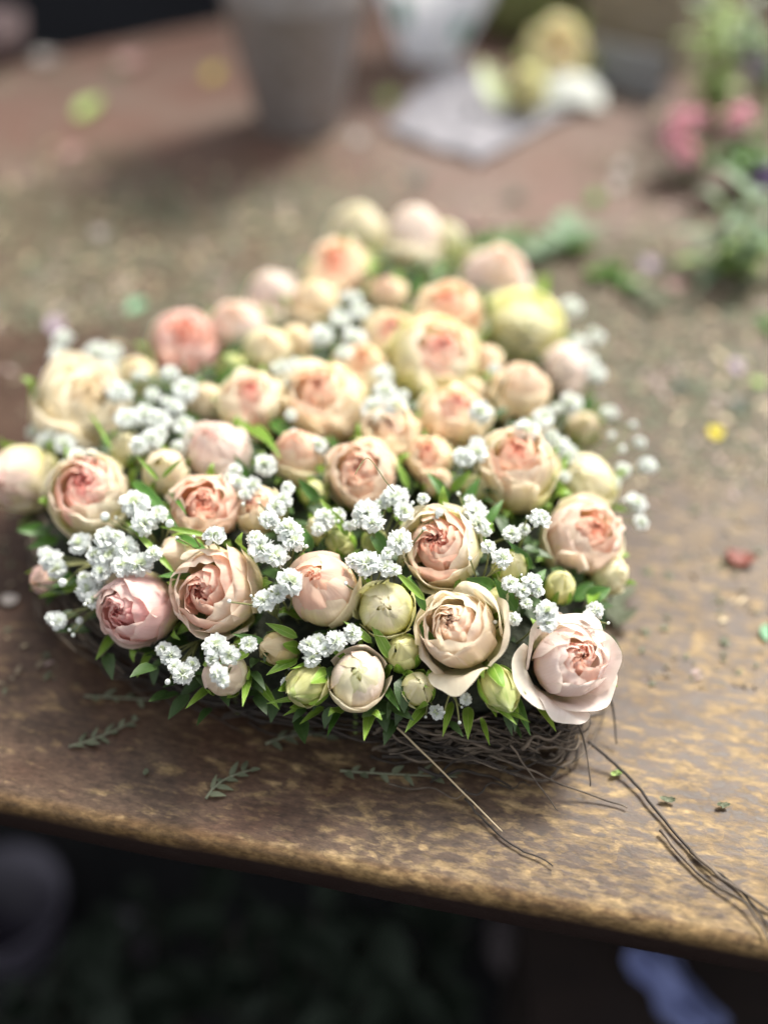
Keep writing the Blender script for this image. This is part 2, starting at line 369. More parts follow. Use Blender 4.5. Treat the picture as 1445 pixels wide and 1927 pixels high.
nr = len(OUT) * 3; F = grid_faces(nr, len(rings), True) + [tuple(range(nr))[::-1], tuple(range((len(rings) - 1) * nr, len(rings) * nr))]
link('moss_core', mesh('moss_core', V, F, M_FOAM), base)
FULL = {z: ring(1.0, 0) for z in (0,)}[0]
def twig_pts(start, length, rad, z0, z1, seed, n=14):
    pts = []
    for i in range(n):
        k = (start + length * i / (n - 1)) % nr; a = int(k); q = FULL[a].lerp(FULL[(a + 1) % nr], k - a); t = i / (n - 1)
        sc = rad + 0.06 * pnoise((seed, t * 2.5, 0)) + (0.03 * max(0, t - .8) / .2 if seed % 3 < 1 else 0)
        z = z0 + (z1 - z0) * t + 0.008 * pnoise((seed, t * 3, 5))
        pts.append(Vector((q.x * sc, q.y * sc, max(0.0015, z))))
    return pts
# the front and right flanks show, so their twigs are parts; the far side is one joined part
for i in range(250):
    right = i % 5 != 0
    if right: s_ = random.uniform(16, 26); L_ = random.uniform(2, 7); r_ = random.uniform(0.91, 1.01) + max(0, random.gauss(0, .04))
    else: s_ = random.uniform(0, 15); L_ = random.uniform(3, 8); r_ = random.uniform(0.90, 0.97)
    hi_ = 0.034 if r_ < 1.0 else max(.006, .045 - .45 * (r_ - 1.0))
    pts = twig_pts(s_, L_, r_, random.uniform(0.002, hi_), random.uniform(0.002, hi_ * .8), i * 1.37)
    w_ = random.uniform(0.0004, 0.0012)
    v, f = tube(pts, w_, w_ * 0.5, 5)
    link('twig', mesh('twig', v, f, M_TWIG if right and random.random() < 0.62 else M_TWIGD), base)  # left twigs are all dark: the shade there is put into their colour
parts = []
for i in range(200):
    pts = twig_pts(random.uniform(34, 76), random.uniform(4, 10), random.uniform(0.93, 1.02), random.uniform(0.002, 0.045), random.uniform(0.002, 0.045), 500 + i * 1.7)
    parts.append(tube(pts, random.uniform(0.0005, 0.0012), 0.0004, 5))
v, f, _ = join(parts); link('twig_bundle', mesh('twig_bundle', v, f, M_TWIG), base)['kind'] = 'stuff'

# ---------------------------------------------------------------- leaves (shared shapes)
def leaf_geo(L, w, curl=0.3, fold=0.25, nu=5, nv=9, wave=0.06, seed=0.0, tw_=0.0):
    """leaf along +Y from the origin, upper side +Z"""
    V = []; UV = []
    for j in range(nv):
        t = j / (nv - 1); hw = w * (math.sin(math.pi * min(1, t ** 0.75)) ** 0.85 if 0 < t < 1 else 0.03) * (1 - 0.15 * t)
        y = L * (math.sin(curl * t) / curl if curl else t); z = -L * (1 - math.cos(curl * t)) / curl if curl else 0
        for i in range(nu):
            u = -1 + 2 * i / (nu - 1); x = u * hw; zz = z + abs(u) * hw * fold + wave * w * pnoise((u * 2 + seed, t * 5, seed))
            a = tw_ * t; V.append((x * math.cos(a), y, zz + x * math.sin(a))); UV.append((i / (nu - 1), t))
    return V, grid_faces(nu, nv), UV
def basis(direction, up):
    y = Vector(direction).normalized(); x = y.cross(Vector(up)); x.normalize(); z = x.cross(y)
    return Matrix((x, y, z)).transposed()
def xf(V, Mx, loc): return [tuple(Mx @ Vector(v) + Vector(loc)) for v in V]

WIDE = [on_dome(1066, 1246), on_dome(868, 1192)]
parts = []
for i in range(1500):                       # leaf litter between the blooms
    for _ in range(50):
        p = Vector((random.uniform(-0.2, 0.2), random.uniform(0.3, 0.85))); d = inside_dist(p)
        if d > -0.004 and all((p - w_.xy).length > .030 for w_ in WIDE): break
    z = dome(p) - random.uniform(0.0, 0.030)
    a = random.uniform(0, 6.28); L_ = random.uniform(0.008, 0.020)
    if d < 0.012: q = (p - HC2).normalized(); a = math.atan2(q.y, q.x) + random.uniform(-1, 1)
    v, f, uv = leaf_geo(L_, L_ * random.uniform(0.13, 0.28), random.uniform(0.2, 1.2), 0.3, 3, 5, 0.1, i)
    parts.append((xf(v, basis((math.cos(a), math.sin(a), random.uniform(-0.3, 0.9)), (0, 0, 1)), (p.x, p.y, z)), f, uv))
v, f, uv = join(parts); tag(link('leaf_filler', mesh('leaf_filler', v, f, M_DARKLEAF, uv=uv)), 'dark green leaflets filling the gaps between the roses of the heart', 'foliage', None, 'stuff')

# ---------------------------------------------------------------- roses
def prof_eval(pts, t):
    P = np.array([pts[0]] + list(pts) + [pts[-1]], float); n = len(pts) - 1
    x = np.clip(t, 0, 1) * n; i = np.minimum(x.astype(int), n - 1); u = (x - i)[..., None]
    a, b, c, d = P[i], P[i + 1], P[i + 2], P[i + 3]
    return 0.5 * (2 * b + (c - a) * u + (2 * a - 5 * b + 4 * c - d) * u ** 2 + (3 * b - a - 3 * c + d) * u ** 3)
def petal_mesh(pts, phi, w, seed, ruffle=0.02, tip=0.16, point=0.04, tuck=0.05, roll=0.04, nu=11, nv=11, narrow=0.4, name='petal', m=None, wavy=0.03, dense=False, crease=1.0):
    if dense: nu, nv = 19, 17
    u, v = np.meshgrid(np.linspace(-1, 1, nu), np.linspace(0, 1, nv))
    ve = v * (1 - tip * np.abs(u) ** 2.6 + point * np.exp(-(u / 0.22) ** 2) - point)
    rz = prof_eval(pts, ve); r = rz[..., 0].copy(); z = rz[..., 1].copy()
    wid = w * (narrow + (1 - narrow) * np.clip(v / 0.5, 0, 1) ** 0.7)
    k = seed * 7.31
    a = phi + wid * u + 0.05 * np.sin(3 * v + k)
    r += tuck * u * ve + wavy * np.sin(2.1 * u + k) * v ** 1.5 + ruffle * np.sin(6.3 * u + 1.7 * k) * v ** 3
    r += roll * (np.clip(v - 0.82, 0, 1) / 0.18) ** 2 + 0.5 * roll * (np.clip(np.abs(u) - 0.7, 0, 1) / 0.3) ** 2 * v
    z += ruffle * np.sin(5 * u + k * 2) * v ** 3
    r += crease * (-0.022 * np.exp(-(u / .12) ** 2) + 0.010 * np.sin(9 * u + 5 * v + k) + 0.012 * np.sin(5 * v * (1 + .4 * u) + k * 3)) * np.clip(v * 1.4 - .2, 0, 1)
    r = np.maximum(r, 0.01)
    V = np.stack([r * np.cos(a), r * np.sin(a), z], -1).reshape(-1, 3)
    uv = np.stack([(u + 1) / 2 * w + seed * 0.37, v], -1).reshape(-1, 2)
    if m is not None: uv = np.stack([(u + 1) / 2, v], -1).reshape(-1, 2)
    return mesh(name, V, grid_faces(nu, nv), m or M_PETAL, uv=uv)

def jit(c, a=0.04):
    k = random.uniform(1 - a, 1 + a); return [max(0, min(1, x * k * random.uniform(1 - a * .5, 1 + a * .5))) for x in c]
def make_rose(kind, loc, q, rad, outer, inner, green, op=0.42, seed=0, sep=5, sep_len=0.55, flare=None, hi=True):
    """unit rose, opening towards +Z, scaled to rad"""
    root = empty('rose' if kind not in ('bud', 'greenbud') else 'rosebud', loc, q, rad)
    root.scale = (rad * random.uniform(.90, 1.02), rad * random.uniform(.90, 1.02), rad * random.uniform(1.0, 1.2))
    if kind in ('bud', 'greenbud'): root.scale = (rad * random.uniform(.84, .94), rad * random.uniform(.84, .94), rad * random.uniform(1.0, 1.15))
    s0 = random.uniform(0, 6.28); NU, NV = (15, 13) if hi else (9, 9)
    def P(pts, phi, w, col, g, **k):
        big_ = k.get('big', True)
        me = petal_mesh(pts, phi, w, random.uniform(0, 9), nu=NU if k.pop('big', True) else 8, nv=NV if k.get('nv') is None else k.pop('nv'), **k)
        return link('petal', me, root, (*jit(col), g if big_ else -.28))
    top = 0.90
    if kind in ('bloom', 'open'):
        k0 = 0.92 if kind == 'open' else 1.0
        cup = random.uniform(-.02, .10)
        def body(b, o_, t_): return [(0.10, -1.0), (0.44 * b, -0.88), (0.78 * b, -0.50), (0.96 * b, 0.0), (0.95 * b, 0.42), ((0.5 + cup) * (0.8 * b + o_ + 0.1), 0.74), (o_ + cup, t_)]
        if kind == 'open':
            for (ang, w_, pr) in (flare or []):
                P(pr, ang, w_, outer, green, tip=0.24, point=0.08, roll=0.10, ruffle=0.030, tuck=0.07, wavy=0.07, dense=True)
        else:
            for k in range(3):      # short guard petals outside
                h = random.uniform(0.2, 0.5)
                P([(0.10, -0.95), (0.55, -0.86), (0.93, -0.45), (1.05, 0.0), (1.06, h * .6), (1.04 + random.uniform(0, .1), h)], s0 + k * 2.1 + random.uniform(-.3, .3),
                  random.uniform(0.65, 0.9), [o * .5 + y_ * .5 for o, y_ in zip(outer, YEL)] if random.random() < .6 else outer, green + 0.15, tip=0.25, roll=0.07, ruffle=0.022, point=0.07)
        for k in range(5):
            P(body((1.0 + .03 * (k % 2)) * k0, op + random.uniform(.10, .26), random.uniform(.62, .84)), s0 + k * 1.257 + random.uniform(-.2, .2), random.uniform(0.78, 0.98), outer, green, roll=random.uniform(.03, .10), tip=0.19, ruffle=0.028, tuck=0.065, point=0.08, wavy=0.045)
        for k in range(5):
            P(body(0.93 * k0, op + random.uniform(.02, .09), random.uniform(.82, .90)), s0 + 0.6 + k * 1.257 + random.uniform(-.15, .15), random.uniform(0.75, 0.9), [o * .45 + i * .55 for o, i in zip(outer, inner)] if k % 2 else outer,
              green * 0.5, tip=0.12, ruffle=0.03, tuck=0.05, roll=0.02)
        # folded heart of many small petals whose tips lean over the middle
        nin = 30 if hi else 15
        ecc = random.uniform(0, 6.28); ox_, oy_ = 0.12 * op * math.cos(ecc), 0.12 * op * math.sin(ecc)
        for k in range(nin):
            t = k / (nin - 1); rr = (op + 0.07) * (1 - t) ** 0.9 + 0.05
            zt = 0.88 - 0.10 * t ** 1.5 + random.uniform(-0.02, 0.02); ln = random.uniform(0.45, 0.8)
            pr = [(rr * 0.80, 0.05), (rr * 1.02, 0.35), (rr * 1.04, 0.58), (rr * (0.5 + .5 * ln + .02), zt - 0.07), (rr * ln, zt)]
            mixk = min(1.0, 0.25 + t * 1.3)
            col = [o * (1 - mixk) + i * mixk for o, i in zip(outer, inner)]
            P(pr, s0 + k * 2.399 + random.uniform(-.4, .4), random.uniform(0.7, 1.3), col, 0.0, big=False, nv=7, ruffle=0.03 + 0.03 * op, tip=0.08, point=0.05, tuck=0.12 * rr / .4, roll=-0.015, narrow=0.85, wavy=0.04)
    elif kind in ('closed', 'cabbage', 'bud', 'greenbud'):
        tall = {'closed': 1.20, 'cabbage': 0.93, 'bud': 1.42, 'greenbud': 1.42}[kind]
        npet = {'closed': 11, 'cabbage': 12, 'bud': 7, 'greenbud': 6}[kind]
        for k in range(npet):
            t = k / (npet - 1); b = 1.03 - 0.16 * t; tp = tall * (0.50 + 0.50 * min(1, t * 1.5 + random.uniform(-.05, .1)))
            if kind == 'cabbage': tp = tall * (0.62 + 0.36 * min(1, t * 1.5)); tr = 0.58 - 0.56 * min(1, t * 1.25)
            elif kind == 'closed': tr = 0.62 - 0.60 * min(1, t * 1.25)
            else: tr = 0.42 - 0.41 * min(1, t * 1.3)
            sh = 0.55 if kind in ('bud', 'greenbud') else 0.74
            pr = [(0.10, -1.0), (0.44 * b, -0.88), (0.80 * b, -0.48), (b * .97, 0.02), (b * 0.88, 0.45 * tall), (max(tr, sh * b * (1 - .35 * t)), 0.74 * tp + .08), (tr, tp)]
            if tp < 0.7: pr = [(0.10, -1.0), (0.46 * b, -0.90), (0.84 * b, -0.50), (1.01 * b, 0.0), (b, 0.3), (0.94 * b, tp)]
            col = ([o * .6 + y_ * .4 for o, y_ in zip(outer, YEL)] if k in (0, 2) and green > .15 else outer) if t < 0.6 else [o * .5 + i * .5 for o, i in zip(outer, inner)] if t < .85 else inner
            P(pr, s0 + k * 2.399 + random.uniform(-.2, .2), random.uniform(0.85, 1.15), col, green * (1 - .5 * t), tip=0.20 - .14 * min(1, t * 1.6), ruffle=0.014, point=0.06, tuck=0.06, roll=0.025 if tp > .7 else .06)
        for k in range(3):          # furled tip closing the middle
            rr = 0.26 - .06 * k; P([(rr * .9, .2), (rr * 1.1, tall * .7), (rr * .8, tall * .92), (rr * .15, tall * (.995 + .012 * k))], s0 + k * 2.1 + 1, 1.35, inner, 0, big=False, nv=6, ruffle=.008, tip=.04, narrow=.9, roll=0, tuck=.04, wavy=.01)
        if kind in ('closed', 'cabbage') and op > 0.2:
            for k in range(6):
                rr = 0.20 - 0.028 * k; pr = [(rr * .8, 0.1), (rr * 1.1, 0.5), (rr, tall * .9), (rr * .8, tall * (1.0 - .01 * k))]
                P(pr, s0 + k * 2.4, 1.2, inner, 0, big=False, nv=6, ruffle=0.03, narrow=.8, roll=0)
    # calyx, sepals, stem
    small = kind in ('bud', 'greenbud')
    v, f = lathe([(0.09, -1.42), (0.16, -1.34), (0.27, -1.18), (0.33, -1.02), (0.30, -0.92), (0.16, -0.88)], 14); link('calyx', mesh('calyx', v, f, M_CALYX), root)
    for k in range(sep):
        L_ = sep_len * random.uniform(0.85, 1.2); o_ = random.uniform(0.0, 0.35)
        if small: pr = [(0.22, -1.0), (0.62, -0.86), (0.98, -0.42), (1.09, 0.0), (1.06 + o_ * .1, 0.3 * L_ + .1), (0.9 + o_ * .5, 0.8 * L_ + .15), (0.75 + o_, 1.35 * L_)]
        else: pr = [(0.22, -1.0), (0.66, -0.93), (0.96, -0.62), (1.12, -0.25), (1.2 + o_ * .4, 0.0 + L_ * .2), (1.32 + o_, 0.1)]
        wS = {'greenbud': 0.50, 'bud': 0.34}.get(kind, 0.22)
        me = petal_mesh(pr, s0 + k * 6.283 / sep + random.uniform(-.2, .2), wS, random.uniform(0, 9), ruffle=0.01, tip=0.02, tuck=0.0, roll=0.02, nu=5, nv=11, crease=0, m=M_SEPAL, name='sepal', wavy=0.03)
        co = np.zeros(len(me.vertices) * 3); me.vertices.foreach_get('co', co); co = co.reshape(11, 5, 3)
        mid = co[:, 2:3, :]; sc_ = (1 - np.linspace(0, 1, 11) ** 2.2)[:, None, None] * 0.97 + 0.03
        me.vertices.foreach_set('co', (mid + (co - mid) * sc_).ravel()); me.update()
        link('sepal', me, root)
    qi = q.inverted(); down = qi @ Vector((0, 0, -1)); e = Vector((0, 0, -1.4)) + down * (0.045 / rad)
    v, f = tube(bez((0, 0, -1.38), Vector((0, 0, -1.9)), e, 6), 0.085, 0.075, 7); link('stem', mesh('stem', v, f, M_STEM), root)
    return root

def axis_q(x, y, Rp, ox, oy, p):
    a, b = ox / Rp, -oy / Rp; m = math.hypot(a, b)
    if m > 0.92: a, b = a / m * 0.92, b / m * 0.92; m = 0.92
    vc = Vector((a, b, math.sqrt(1 - m * m)))
    # camera frame turned to look along the ray through the flower
    dr = (p - cam.location).normalized(); zc = -dr; xc = Vector((0, 0, 1)).cross(zc).normalized(); yc = zc.cross(xc)
    ax = xc * vc.x + yc * vc.y + zc * vc.z
    return Vector((0, 0, 1)).rotation_difference(ax) , ax

# colours (linear): outer petals / heart
CREAM = (0.96, 0.93, 0.71); PEACH = (0.97, 0.86, 0.66); PINKW = (0.96, 0.87, 0.82); YEL = (0.85, 0.85, 0.54); PINK = (0.91, 0.68, 0.63)
CORAL = (0.97, 0.46, 0.32); PCORAL = (0.97, 0.62, 0.47); ROSY = (0.97, 0.47, 0.41); PALEP = (0.93, 0.70, 0.56)
GRN = (0.46, 0.55, 0.20)
ROSES = [  # x, y, R, ox, oy, kind, outer, heart, green, opening, label
 (675,455,50,0,-44,'closed',(0.80,0.74,0.52),CREAM,.35,0,'pale cream-green closed rose at the far top left corner of the heart'),
 (778,462,54,0,-46,'closed',PINKW,PINKW,.30,0,'pale pink closed rose at the far top edge, right of a cream-green one'),
 (838,462,34,4,-28,'closed',(0.80,0.76,0.54),CREAM,.5,0,'small greenish cream rose at the far top, right of the pale pink closed one'),
 (640,520,54,-4,-36,'bloom',PEACH,CORAL,.10,.42,'peach rose with a coral top below the cream-green corner rose'),
 (513,573,46,-4,-36,'closed',(0.85,0.68,0.60),PINKW,.25,0,'pinkish white egg-shaped closed rose on the far left slope'),
 (590,578,42,0,-30,'closed',PEACH,PEACH,.12,0,'plain peach closed rose right of the pinkish white egg-shaped one'),
 (930,540,64,10,-48,'closed',PINKW,PALEP,.10,.3,'broad pale pink rose with pointed petals at the far right edge'),
 (728,562,34,0,-24,'closed',PEACH,PALEP,.1,0,'small orange-peach rose half hidden in the far middle'),
 (845,605,56,-4,-38,'bloom',PEACH,CORAL,.15,.45,'coral-topped peach rose left of the big yellow-green one'),
 (982,625,72,2,-4,'cabbage',(0.74,0.72,0.36),(0.78,0.76,0.42),.75,.3,'big yellow-green cabbage-like rose near the far right edge'),
 (452,632,54,-6,-38,'closed',PINKW,PALEP,.25,0,'pale pink and cream closed rose right of the bright coral-hearted one'),
 (508,668,42,0,-24,'closed',CREAM,PEACH,.3,0,'cream rose tucked below the pale pink and cream closed one'),
 (350,664,58,10,-34,'bloom',PINK,(0.90,0.24,0.12),.05,.34,'pink rose with a bright orange-coral heart at the left notch of the heart'),
 (735,640,50,4,-28,'bloom',PEACH,ROSY,.1,.36,'peach rose with a rosy top behind the big green-cream one'),
 (812,690,76,22,-42,'bloom',(0.78,0.72,0.46),ROSY,.55,.34,'big green-cream rose with a coral heart in the upper middle'),
 (905,690,36,0,-22,'closed',PEACH,PALEP,.1,0,'small peach rose between the big green-cream rose and the yellow-green one'),
 (1062,705,42,-6,-24,'closed',(0.86,0.70,0.62),PINKW,.1,0,'smooth pinky white closed rose on the right edge below the yellow-green one'),
 (675,702,48,10,-26,'bloom',PEACH,(0.86,0.36,0.16),.15,.32,'peach rose with a small orange heart in the upper middle'),
 (975,748,54,6,-42,'closed',PEACH,PALEP,.08,0,'pointed pink-peach closed rose left of the pinky white one'),
 (475,770,60,2,-38,'bloom',(0.80,0.70,0.45),ROSY,.35,.32,'cream rose with a flat coral slit and green sepals, upper left'),
 (612,770,68,-8,-40,'bloom',PEACH,PCORAL,.15,.48,'large peach rose with a ruffled top in the upper middle, left of white florets'),
 (145,778,76,28,-32,'cup',(0.80,0.66,0.42),PEACH,.22,.25,'large cream rose with a peach inner bud at the upper left corner'),
 (258,716,38,0,-22,'closed',CREAM,PEACH,.35,0,'small yellow-cream rose behind white florets at the upper left'),
 (852,792,58,6,-36,'bloom',PEACH,ROSY,.12,.30,'peach rose with a pink top and a white floret resting on its right side'),
 (392,762,36,0,-16,'closed',(0.80,0.62,0.42),PEACH,.25,0,'small cream-peach rose below the bright coral-hearted one'),
 (735,825,54,-2,-26,'bloom',PEACH,PALEP,.1,.48,'ruffled pale peach rose in the centre, above the swirled one'),
 (412,858,58,-6,-36,'closed',PINKW,PINK,.12,0,'pinkish egg-shaped closed rose left of centre'),
 (560,866,50,2,-32,'closed',(0.82,0.60,0.38),PCORAL,.3,.3,'peach-yellow closed rose with an orange rim left of the centre'),
 (240,848,36,2,-16,'bud',(0.80,0.68,0.44),CREAM,.4,0,'cream-green bud below the large cream rose at the upper left'),
 (310,892,46,4,-18,'bud',(0.82,0.66,0.44),CREAM,.3,0,'cream bud crossed by long thin green sepals, left'),
 (50,902,64,-34,-8,'closed',(0.80,0.64,0.50),PINK,.5,0,'pink and yellow-green closed rose at the very left edge of the picture'),
 (172,936,76,-6,-32,'bloom',(0.82,0.71,0.49),(0.90,0.27,0.24),.35,.56,'large cream rose with a wide pink-coral ruffled heart at the left'),
 (808,868,42,-4,-22,'bloom',PEACH,CORAL,.1,.38,'small peach rose with an orange heart right of the centre'),
 (822,910,32,0,-12,'bud',PEACH,PALEP,.1,0,'peach bud with green sepals just below a small orange-hearted rose'),
 (682,897,64,-8,-20,'bloom',(0.83,0.58,0.40),PCORAL,.12,.46,'swirled peach rose in the very centre with a dark wisp on its heart'),
 (972,892,74,-2,-46,'bloom',(0.80,0.67,0.43),CORAL,.35,.44,'tall cream rose with a coral crown and long hanging petals at the right'),
 (1105,918,56,-10,-20,'closed',(0.80,0.68,0.42),CREAM,.45,0,'cream-yellow rose with loose petals at the right edge'),
 (385,962,64,0,-20,'bloom',(0.83,0.56,0.40),CORAL,.12,.40,'peach rose with a ruffled coral heart left of centre'),
 (490,962,44,-16,-20,'bloom',PEACH,CORAL,.12,.30,'small peach rose with a tiny coral heart behind white florets'),
 (1090,1015,72,26,-30,'bloom',(0.83,0.60,0.44),(0.88,0.30,0.16),.22,.34,'peach rose with a striped orange heart at the right edge'),
 (345,1042,42,-28,-6,'bud',(0.84,0.66,0.44),PEACH,.2,0,'cream bud clasped by two green sepals, lying towards the left'),
 (832,1035,76,-16,-18,'bloom',(0.82,0.72,0.48),(0.86,0.26,0.17),.35,.52,'big cream rose with a wide coral heart, right of centre at the front'),
 (1052,1108,32,4,-18,'bud',(0.74,0.72,0.36),YEL,.7,0,'yellow-green bud below the orange-hearted rose at the right'),
 (1142,1082,38,14,-8,'closed',CREAM,CREAM,.35,0,'cream closed rose peeping out under the right edge'),
 (415,1112,78,-40,-6,'bloom',(0.84,0.62,0.44),(0.86,0.28,0.19),.3,.44,'large peach-cream rose facing left with a folded coral heart, lower left'),
 (612,1115,68,-14,-26,'closed',(0.84,0.58,0.42),PCORAL,.28,.3,'layered peach rose with green-edged petals in the lower middle'),
 (266,1142,68,-42,-2,'bloom',(0.84,0.52,0.46),(0.88,0.26,0.26),.18,.36,'pink rose turned left with a deep pink heart at the lower left edge'),
 (727,1148,52,-4,-8,'cabbage',(0.74,0.68,0.38),(0.80,0.74,0.46),.75,0,'round yellow-green rose between two big roses at the front'),
 (868,1192,74,-22,-22,'open',(0.86,0.68,0.45),PALEP,.22,.40,'open peach swirl rose with a wide yellow-edged outer petal at the front'),
 (1066,1246,75,24,-14,'open',(0.88,0.70,0.62),(0.88,0.36,0.22),.12,.32,'widest open pale pink rose at the lower right tip of the heart'),
 (672,1282,57,2,-16,'cabbage',(0.82,0.62,0.50),(0.62,0.66,0.32),.25,0,'round pink ball rose with a green cap at the front edge'),
 (758,1230,37,-4,-12,'greenbud',(0.72,0.68,0.36),YEL,.7,0,'fat green bud with yellow tips above another green bud at the front'),
 (784,1298,35,4,-8,'greenbud',(0.74,0.68,0.42),CREAM,.6,0,'lowest small green bud right of the pink ball rose'),
 (425,1268,46,-6,6,'bud',(0.80,0.58,0.46),PEACH,.2,0,'peach bud hanging over the front edge under white florets'),
 (528,1222,36,-22,-6,'greenbud',(0.80,0.66,0.36),PEACH,.3,0,'green bud with a yellow-peach stripe at the lower front'),
 (936,1135,34,12,-16,'greenbud',(0.72,0.72,0.40),YEL,.6,0,'green and cream bud right of the open swirl rose'),
 (97,1088,34,-22,-2,'bud',(0.76,0.46,0.40),PALEP,.1,0,'small brownish pink bud at the lower left edge'),
 (938,1292,40,16,26,'greenbud',(0.30,0.42,0.10),GRN,.8,0,'bright green pointed bud drooping over the front beside the widest rose'),
 (582,1288,42,-24,10,'greenbud',(0.62,0.58,0.28),GRN,.6,0,'spiky green bud splayed left over the front edge'),
 (958,1072,36,4,-14,'greenbud',(0.74,0.70,0.38),CREAM,.6,0,'green and cream bud between white florets at the right'),
 (592,932,30,-4,-10,'greenbud',(0.55,0.58,0.25),YEL,.6,0,'green bud below the peach-yellow rose left of the centre'),
 (640,1022,32,-8,-14,'greenbud',(0.40,0.48,0.16),GRN,.7,0,'slim dark green bud behind the layered peach rose'),
 (706,1025,28,-6,-12,'greenbud',(0.40,0.50,0.16),GRN,.7,0,'slim green bud between white florets left of the big coral-hearted rose'),
 (895,922,30,6,-12,'greenbud',(0.74,0.74,0.42),CREAM,.6,0,'small cream-green bud left of the tall coral-crowned rose'),
 (886,498,24,4,-14,'greenbud',(0.72,0.72,0.40),CREAM,.6,0,'tiny cream-green bud at the far top right'),
 (1095,812,34,4,-18,'bud',(0.82,0.62,0.42),CREAM,.3,0,'small cream-peach bud among florets at the right edge'),
 (555,650,30,4,-16,'closed',PEACH,PEACH,.2,0,'small peach rose under the left of the far white florets'),
 (600,1000,30,-6,-12,'bud',(0.70,0.68,0.42),CREAM,.5,0,'pale cream-green bud behind white florets left of centre front'),
 (440,700,30,-8,-16,'greenbud',(0.20,0.34,0.08),GRN,.9,0,'leafy green bud right of the bright coral-hearted rose'),
 (540,735,30,0,-14,'closed',(0.80,0.66,0.44),CREAM,.3,0,'small cream rose under florets left of the large ruffled peach one'),
 (1010,815,30,4,-14,'closed',PEACH,PEACH,.2,0,'small peach rose beneath florets at the right'),
 (885,745,30,0,-14,'closed',(0.78,0.64,0.42),PEACH,.3,0,'small cream rose under the big green-cream one'),
 (700,775,26,0,-10,'greenbud',(0.4,.5,.16),GRN,.7,0,'small green bud under the upper middle florets'),
]
FL_SWIRL = [  # (screen-ish angle handled below) profile lists of the flaring outer petals
 [(0.10,-0.95),(0.62,-0.80),(1.00,-0.35),(1.10,0.10),(1.20,0.45),(1.34,0.62)],
]
def screen_phi(q, sx_, sy_, p):
    """local angle round the rose's axis that points to the given screen direction"""
    xc = CR @ Vector((1, 0, 0)); yc = CR @ Vector((0, 1, 0)); d = (xc * sx_ - yc * sy_); l = q.inverted() @ d; return math.atan2(l.y, l.x)
RPOS = []
def lighter(c, k=0.50): return tuple(min(.94, v ** k) for v in c)
NAMED = (CREAM, PEACH, PINKW, YEL, PINK, CORAL, PCORAL, ROSY, PALEP, GRN)
for i, (x, y, Rp, ox, oy, kind, oc, ic, gr, op, lab) in enumerate(ROSES):
    oc = oc if oc in NAMED or kind == 'greenbud' else lighter(oc); ic = ic if ic in NAMED or kind == 'greenbud' else lighter(ic, .68)
    dz = -0.006 if Rp < 40 else 0.0
    p = on_dome(x, y, dz); rad = Rp * depth(p) / FPX * (1.10 if y < 820 else 1.03)
    # the silhouette is that of the body; its centre sits slightly below the opening
    q, ax = axis_q(x, y, Rp, ox, oy, p); q = q @ Quaternion((0, 0, 1), random.uniform(0, 6.28))
    hi = y > 560; kw = {}; k2 = kind
    if kind == 'cup':
        k2 = 'open'
        kw['flare'] = [(screen_phi(q, a_, b_, p), w_, [(0.10, -0.95), (0.62, -0.82), (0.96, -0.40), (1.06, 0.05), (1.04, 0.45), (0.98, h_)]) for a_, b_, w_, h_ in
                       ((-0.6, 0.8, 1.15, 0.72), (0.9, 0.4, 1.0, 0.62), (-0.6, -0.8, 1.05, 1.0), (0.7, -0.8, 0.9, 0.8))]
    elif kind == 'open' and y < 1220:
        kw['flare'] = [(screen_phi(q, a_, b_, p), w_, [(0.10, -0.95), (0.60, -0.84), (0.98, -0.42), (r1, 0.0), (r2, 0.38), (r3, z3)]) for a_, b_, w_, r1, r2, r3, z3 in
                       ((1.0, 0.15, 0.80, 1.10, 1.26, 1.36, 0.62), (0.15, 1.0, 0.62, 1.10, 1.30, 1.66, 0.40), (0.6, -0.8, 0.95, 1.0, 1.04, 1.0, 0.92), (-1.0, -0.5, 0.9, 0.94, 0.94, 0.82, 0.78), (-1.0, 0.5, 0.7, 0.96, 0.98, 1.0, 0.3))]
    elif kind == 'open':
        kw['flare'] = [(screen_phi(q, a_, b_, p), w_, [(0.10, -0.95), (0.60, -0.84), (0.96, -0.42), (r1, -0.05), (r2, 0.30), (r3, z3)]) for a_, b_, w_, r1, r2, r3, z3 in
                       ((-1.0, 0.5, 0.80, 1.10, 1.38, 1.66, 0.46), (-0.35, 1.0, 0.62, 1.12, 1.36, 1.62, 0.30), (0.5, 0.9, 0.92, 1.06, 1.18, 1.26, 0.46), (1.0, 0.0, 0.9, 1.0, 1.10, 1.14, 0.72), (0.5, -1.0, 0.95, 0.98, 1.04, 1.02, 0.92), (-0.9, -0.7, 0.85, 1.0, 1.15, 1.30, 0.55))]
    o = make_rose(k2, p, q, rad, oc, ic, gr, op or 0.25 if k2 in ('bloom', 'open') else op, i, sep=5, sep_len=random.uniform(.5, .8), hi=hi, **kw)
    small = kind in ('bud', 'greenbud')
    tag(o, lab, 'rosebud' if small else 'rose', 'rosebuds in the flower heart' if small else 'roses in the flower heart')
    RPOS.append((x, y, p, rad, lab))

